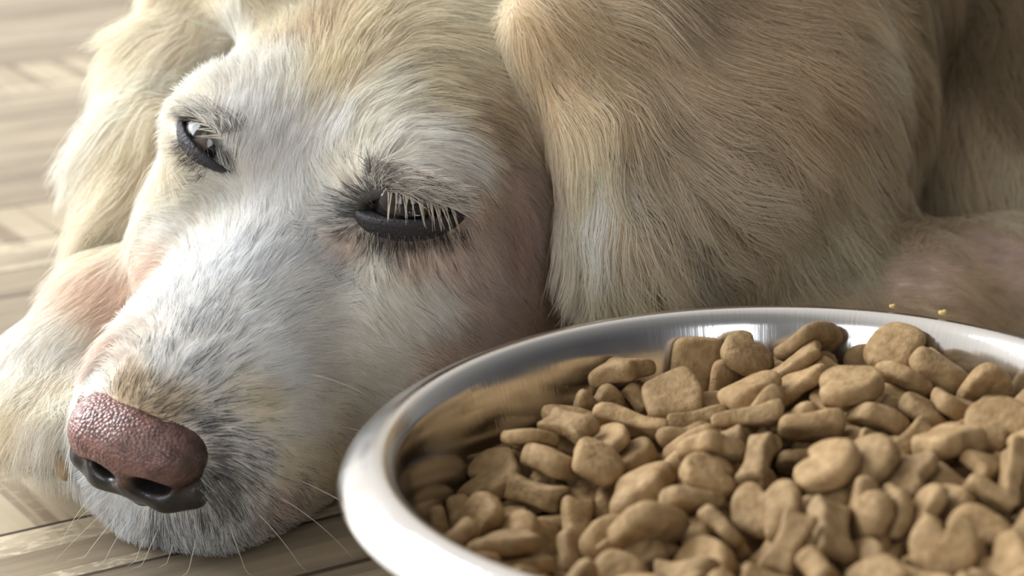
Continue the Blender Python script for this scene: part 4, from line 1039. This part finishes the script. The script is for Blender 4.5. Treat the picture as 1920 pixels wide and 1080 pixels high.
 (0,100,-457,620,469,87,-780,-554,276,0),(4,102,404,-736,556,215,148,830,-493,0),(0,123,-18,-876,520,782,-623,0,-2,0),(5,101,894,9,579,741,-186,-618,187,0),(1,127,790,-96,609,170,517,790,281,0),(4,111,742,-452,521,426,292,-685,-513,0),
 (3,122,784,141,646,425,120,-14,-897,0),
]
from mathutils import Quaternion, Matrix
KDZ = -.0045
SHAPE = ['bone', 'heart', 'pillow', 'clover'] * 2
info = []
for (k, s_, x, y, z, qw, qx, qy, qz, cnt) in KIB:
    q = BROT @ Quaternion((qw / 1e3, qx / 1e3, qy / 1e3, qz / 1e3)); q.normalize()
    loc = Vector(BC) + BROT @ Vector((x / 1e4 * .985, y / 1e4 * .985, z / 1e4 + KDZ))
    info.append((k, s_ / 100, loc, q, cnt, x / 1e4, y / 1e4))
shown = [i for i, r in enumerate(info) if r[4] >= 2][:298]
rest = [i for i in range(len(info)) if i not in set(shown)]
pp = {i: proj(np.array(info[i][2])) for i in shown}
def describe(i):
    k, s_, loc, q, cnt, x, y = info[i]
    up = abs((q @ Vector((0, 0, 1))).z)
    pose = 'flat-lying' if up > .86 else 'slanting' if up > .5 else 'upright'
    size = 'large ' if s_ > 1.22 else 'small ' if s_ < 1.09 else ''
    fb = 'back' if y > .034 else 'front' if y < -.022 else 'middle'
    lr = 'left' if x < -.035 else 'right' if x > .03 else 'centre'
    where = 'in the very middle' if (fb, lr) == ('middle', 'centre') else 'at the %s %s' % (fb, lr)
    if math.hypot(x, y) > .066: where = 'at the %s %s rim' % (fb, lr)
    best = sorted((j for j in shown if j != i), key=lambda j: (pp[i][0] - pp[j][0]) ** 2 + (pp[i][1] - pp[j][1]) ** 2)[0]
    dx, dy = pp[i][0] - pp[best][0], pp[i][1] - pp[best][1]
    rel = ('right of' if dx > 0 else 'left of') if abs(dx) > abs(dy) else ('below' if dy > 0 else 'above')
    return '%s%s %s biscuit %s, %s a %s one' % (size, pose, SHAPE[k], where, rel, SHAPE[info[best][0]])
labels = {}
for i in shown: labels.setdefault(describe(i), []).append(i)
final = {}
for l, m in labels.items():
    if len(m) == 1: final[m[0]] = l
    elif len(m) == 2:
        a_, b_ = sorted(m, key=lambda i: pp[i][1])
        if abs(pp[a_][1] - pp[b_][1]) > 18: final[a_], final[b_] = 'farther ' + l, 'nearer ' + l
        else:
            a_, b_ = sorted(m, key=lambda i: pp[i][0]); final[a_], final[b_] = 'more leftward ' + l, 'more rightward ' + l
    else:
        m = sorted(m, key=lambda i: pp[i][1])
        for n_, i in enumerate(m): final[i] = (['farthest ', 'middle ', 'nearest '][n_] if len(m) == 3 else '') + l
for i in shown:
    k, s_, loc, q, cnt, x, y = info[i]
    o = bpy.data.objects.new(SHAPE[k] + '_kibble', KMESH[k])
    scene.collection.objects.link(o)
    o.location = loc; o.rotation_mode = 'QUATERNION'; o.rotation_quaternion = q; o.scale = (s_,) * 3
    o['label'] = final[i]; o['category'] = 'kibble'; o['group'] = 'kibble pieces in the steel bowl'
# pieces buried under those
PV, PF, nb = [], [], 0
under = []
for k, s_, loc, q, cnt, x, y in (info[i] for i in rest):
    pull = 1 if math.hypot(x, y) < .05 else .92
    under.append((k, s_, loc + BROT @ Vector((x * (pull - 1), y * (pull - 1), .001)), q))
under += [(r[0], r[1], r[2] - Vector((0, 0, .010)), r[3]) for r in (info[i] for i in shown) if r[2].z > .036 and math.hypot(r[5], r[6]) < .060]
for k, s_, loc, q in under:
    me = KMESH[k]; co = np.zeros(len(me.vertices) * 3, np.float32); me.vertices.foreach_get('co', co)
    mt = np.array((Matrix.Translation(loc) @ q.to_matrix().to_4x4() @ Matrix.Scale(s_, 4)))
    PV.append(co.reshape(-1, 3) @ mt[:3, :3].T + mt[:3, 3])
    PF += [tuple(v + nb for v in p.vertices) for p in me.polygons]; nb += len(me.vertices)
if PV:
    me = bpy.data.meshes.new('buried_kibble'); me.from_pydata([tuple(v) for v in np.concatenate(PV)], [], PF); me.shade_smooth(); me.materials.append(m_kib)
    o = link('buried_kibble', me); o['kind'] = 'stuff'; o['category'] = 'kibble'; o['label'] = 'layer of brown dog biscuits buried under the pile in the bowl'
# crumbs on the rim
m_crumb, nt, b = mat('crumb', (.55, .38, .14), .8)
for n_, (a_, s_, side) in enumerate(((64, .0009, 'left one of the two'), (55.5, .0012, 'right one of the two'))):
    P, Fq = sphere(1, 10, 7)
    P = P * np.array([1.2, .9, .7]) * s_ * (1 + .25 * np.sin(P[:, [1, 2, 0]] * 5))
    o = link('crumb', mesh_np('crumb', P, Fq, m_crumb))
    o.location = Vector(BC) + BROT @ Vector((.1035 * math.cos(math.radians(a_)), .1035 * math.sin(math.radians(a_)), .0618 * 1.117 + s_ * .4))
    o['label'] = 'tiny golden crumb on the far bowl rim, ' + side; o['category'] = 'crumb'; o['group'] = 'crumbs on the bowl rim'
